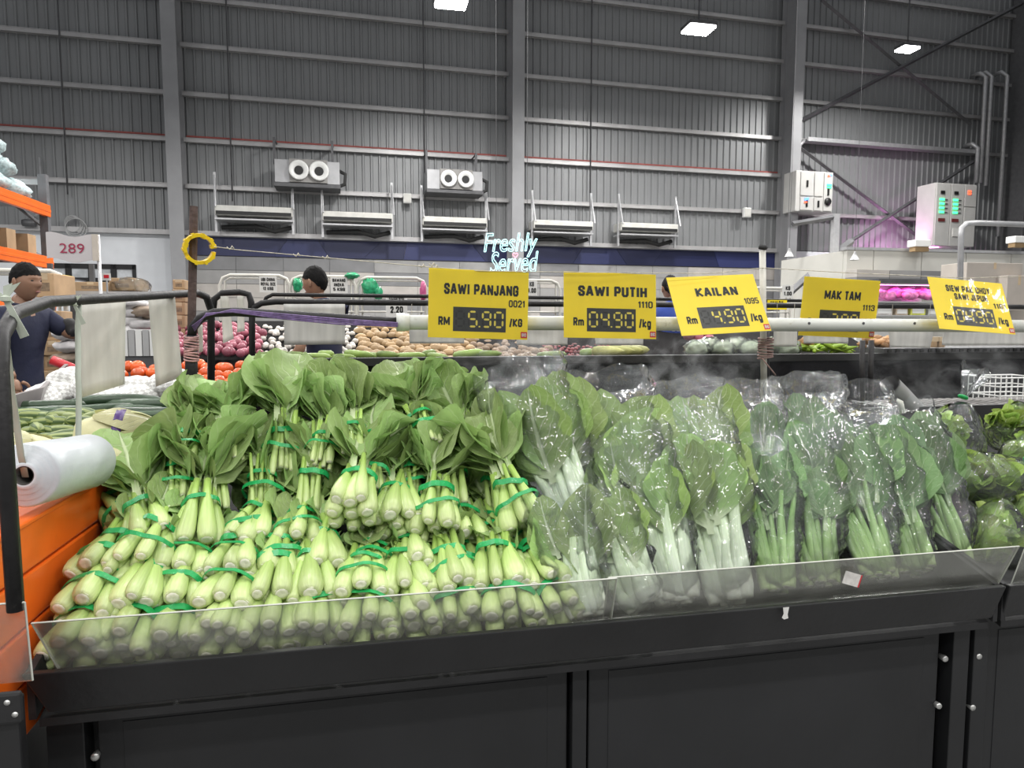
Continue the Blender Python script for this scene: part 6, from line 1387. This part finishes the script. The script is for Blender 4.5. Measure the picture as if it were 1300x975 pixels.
def person(label, px, py, depth, face, H, armN, armF, shirt_m, head_yaw=0, head_pitch=0, lean=0, sleeves=True, build=1.0):
    """px,py = head centre; face = heading in the plane; arms = (elbow, wrist, finger direction, palm normal) in body axes (x ahead, y left)"""
    Hc = CAM+ray(px, py)*depth; sc = (Hc.z+.115)/1.75
    M_ = Matrix.Translation((Hc.x, Hc.y, 0)) @ Matrix.Rotation(face, 4, 'Z') @ Matrix.Scale(sc, 4)
    t = thing('person', label, 'person', M_, 'people in the market')
    hx = .03
    S = lambda s: Vector((-.03-lean*.0, s*.185*build, 1.43)); body = MB()
    torso = [(-.05, 0, .93, .145, .10), (-.055, 0, 1.10, .135, .095), (-.05, 0, 1.28, .155, .105), (-.045, 0, 1.42, .125, .085), (-.035, 0, 1.49, .055, .055), (-.005, 0, 1.575, .050, .052)]
    V = list(torso); Ed = [(i, i+1) for i in range(5)]
    for s, arm in ((1, armF), (-1, armN)):
        i0 = len(V); sh = S(s); el, wr = Vector(arm[0]), Vector(arm[1])
        V += [(sh.x, sh.y, sh.z, .058), (*sh.lerp(el, .5), .046), (*el, .038), (*el.lerp(wr, .45), .036), (*wr, .024)]; Ed += [(3, i0), (i0, i0+1), (i0+1, i0+2), (i0+2, i0+3), (i0+3, i0+4)]
    for s in (1, -1):
        i0 = len(V); V += [(-.05, s*.09, .88, .088), (-.045, s*.10, .68, .075), (-.04, s*.10, .49, .055), (-.05, s*.10, .30, .054), (-.06, s*.10, .09, .036), (.0, s*.105, .04, .036), (.10, s*.115, .03, .03)]
        Ed += [(0, i0)]+[(i0+k, i0+k+1) for k in range(6)]
    skin(body, V, Ed, 0, 1)
    for s, arm in ((1, armF), (-1, armN)): hand_into(body, Vector(arm[1]), arm[2], arm[3], 1.0, .45, 0, s)
    R_ = head_into(body, Vector((.02, 0, 1.635)), head_yaw, head_pitch)
    body.build('body', [skin_m, eye_m, lip_c], t, True)
    h = MB(); hair_into(h, R_, px*.01); h.build('hair', hair_m, t, True)
    sh = MB(); V = [(-.05, 0, .86, .165, .125), (-.055, 0, .98, .158, .118), (-.055, 0, 1.12, .152, .112), (-.05, 0, 1.28, .170, .120), (-.045, 0, 1.41, .142, .100), (-.038, 0, 1.475, .075, .072)]; Ed = [(i, i+1) for i in range(5)]
    for s, arm in ((1, armF), (-1, armN)):
        i0 = len(V); p = S(s); el = Vector(arm[0]); V += [(p.x, p.y, p.z, .072), (*p.lerp(el, .45), .066), (*p.lerp(el, .85), .062)]; Ed += [(4, i0), (i0, i0+1), (i0+1, i0+2)]
    skin(sh, V, Ed, 0, 2); shirt = sh.build('shirt', shirt_m, t, True)
    c = MB(); c.lathe([(.062, 0), (.070, .022), (.066, .038), (.060, .036), (.058, .0)], 20, Matrix.Translation((-.030, 0, 1.475)) @ Matrix.Rotation(.25, 4, 'Y')); c.build('collar', shirt_m, shirt, True)
    if sleeves:
        for arm in (armF, armN):
            b = MB(); el, wr = Vector(arm[0]), Vector(arm[1]); e0 = el+(Vector((-.03, 0, .12))); skin(b, [(*e0, .052), (*el, .044), (*el.lerp(wr, .45), .041), (*wr.lerp(el, .06), .029)], [(0, 1), (1, 2), (2, 3)]); b.build('arm_sleeve', sleeve_m, t, True)
    b = MB(); V = [(-.05, 0, .93, .155, .112)]; Ed = []
    for s in (1, -1):
        i0 = len(V); V += [(-.05, s*.09, .86, .10), (-.045, s*.10, .68, .088), (-.04, s*.10, .49, .07), (-.05, s*.10, .30, .066), (-.055, s*.10, .10, .06)]; Ed += [(0, i0)]+[(i0+k, i0+k+1) for k in range(4)]
    skin(b, V, Ed); b.build('trousers', trou_m, t, True)
    for s in (1, -1): b = MB(); skin(b, [(-.075, s*.10, .05, .048), (.0, s*.105, .045, .048), (.11, s*.115, .035, .042)], [(0, 1), (1, 2)]); b.build('shoe', shoe_m, t, True)
    return t
e_right = math.atan2(RT.y, RT.x)
person('man in a navy polo with black arm sleeves at the left edge, facing right', 29, 359, 4.3, e_right-.12, 1.74, ((.04, -.25, 1.16), (.13, -.25, 1.05), (.35, .0, -.9), (-.6, .5, -.3)), ((.12, .24, 1.30), (.27, .22, 1.375), (.9, -.1, -.25), (.1, -.3, -1)), navy_m, -.05, .0)
person('man in a navy polo turned left behind the hanging white board', 403, 359, 5.15, e_right+math.pi-.45, 1.76, ((.10, .0-.25, 1.14), (.34, -.18, 1.12), (.8, .1, -.5), (0, .3, -1)), ((-.10, .30, 1.16), (.12, .26, 1.05), (.9, .1, -.3), (0, -.3, -1)), navy_m, .1, .12, sleeves=False)
p3 = person('man in a royal blue printed vest seen from behind past the KAILAN card', 852, 366, 6.6, math.pi/2-YAW+.1, 1.8, ((.02, -.26, 1.16), (.16, -.22, 1.02), (.8, .2, -.5), (.2, .8, 0)), ((.02, .26, 1.16), (.16, .22, 1.02), (.8, -.2, -.5), (.2, -.8, 0)), blue_m, 0, .05, sleeves=False)
q = MB(); block_into(q, 'NORTHPO', -.13, 1.33, .13, 1.375, 0); block_into(q, '881', -.05, 1.25, .06, 1.295, 0)
vs = [Vector((-.05-.128-.0*abs(x), x*-1, z)) for x, y, z in q.v]; q.v = [tuple(v) for v in vs]
q.build('back_print', white_pl, p3)

# ------------------------------------------------------------ mist drifting from the pipe
def mist(label, x0, x1, y0, y1, Ya, Yb, dens, seed, cut=.47):
    m = bpy.data.materials.new('mist_vapour'); m.use_nodes = True; nt = m.node_tree; nt.nodes.clear(); N = nt.nodes.new; L = nt.links.new
    out = N('ShaderNodeOutputMaterial'); vs_ = N('ShaderNodeVolumeScatter'); vs_.inputs['Color'].default_value = (.92, .94, .95, 1); vs_.inputs['Anisotropy'].default_value = .2
    tc = N('ShaderNodeTexCoord'); mp = N('ShaderNodeMapping'); mp.inputs['Scale'].default_value = (1.2, 1.6, 1.5); mp.inputs['Location'].default_value = (seed, 0, 0); L(tc.outputs['Object'], mp.inputs[0])
    nz = N('ShaderNodeTexNoise'); nz.inputs['Scale'].default_value = 4.5; nz.inputs['Detail'].default_value = 5; nz.inputs['Roughness'].default_value = .62; nz.inputs['Distortion'].default_value = 1.2; L(mp.outputs[0], nz.inputs[0])
    mr = N('ShaderNodeMapRange'); mr.inputs['From Min'].default_value = cut; mr.inputs['From Max'].default_value = .72; mr.inputs['To Max'].default_value = dens; L(nz.outputs[0], mr.inputs[0])
    sp = N('ShaderNodeSeparateXYZ'); L(tc.outputs['Generated'], sp.inputs[0]); res = mr.outputs[0]
    for ax in ('X', 'Y', 'Z'):                                   # thin out toward the cloud's edges
        a = N('ShaderNodeMath'); a.operation = 'PINGPONG'; a.inputs[1].default_value = .5; L(sp.outputs[ax], a.inputs[0])
        b = N('ShaderNodeMapRange'); b.inputs['From Max'].default_value = .3; b.interpolation_type = 'SMOOTHSTEP'; L(a.outputs[0], b.inputs[0]); c = N('ShaderNodeMath'); c.operation = 'MULTIPLY'; L(res, c.inputs[0]); L(b.outputs[0], c.inputs[1]); res = c.outputs[0]
    L(res, vs_.inputs['Density']); L(vs_.outputs[0], out.inputs['Volume'])
    A = U(x0, y1, (Ya+Yb)/2); B = U(x1, y0, (Ya+Yb)/2); c_ = (A+B)/2; h = (B-A)/2
    b = MB(); b.box(-h.x, -(Yb-Ya)/2, -h.z, h.x, (Yb-Ya)/2, h.z); o = b.build('mist', m, M=Matrix.Translation((c_.x, (Ya+Yb)/2, c_.z))); o['kind'] = 'stuff'; tag(o, label, 'mist')
mist('thin white mist drifting in front of the black backboard', 520, 1010, 410, 545, 2.35, 2.82, 4.2, 3.1, .54)
mist('faint white mist drifting at the right in front of the backboard', 1080, 1330, 415, 530, 2.4, 2.82, 2.0, 9.4, .53)
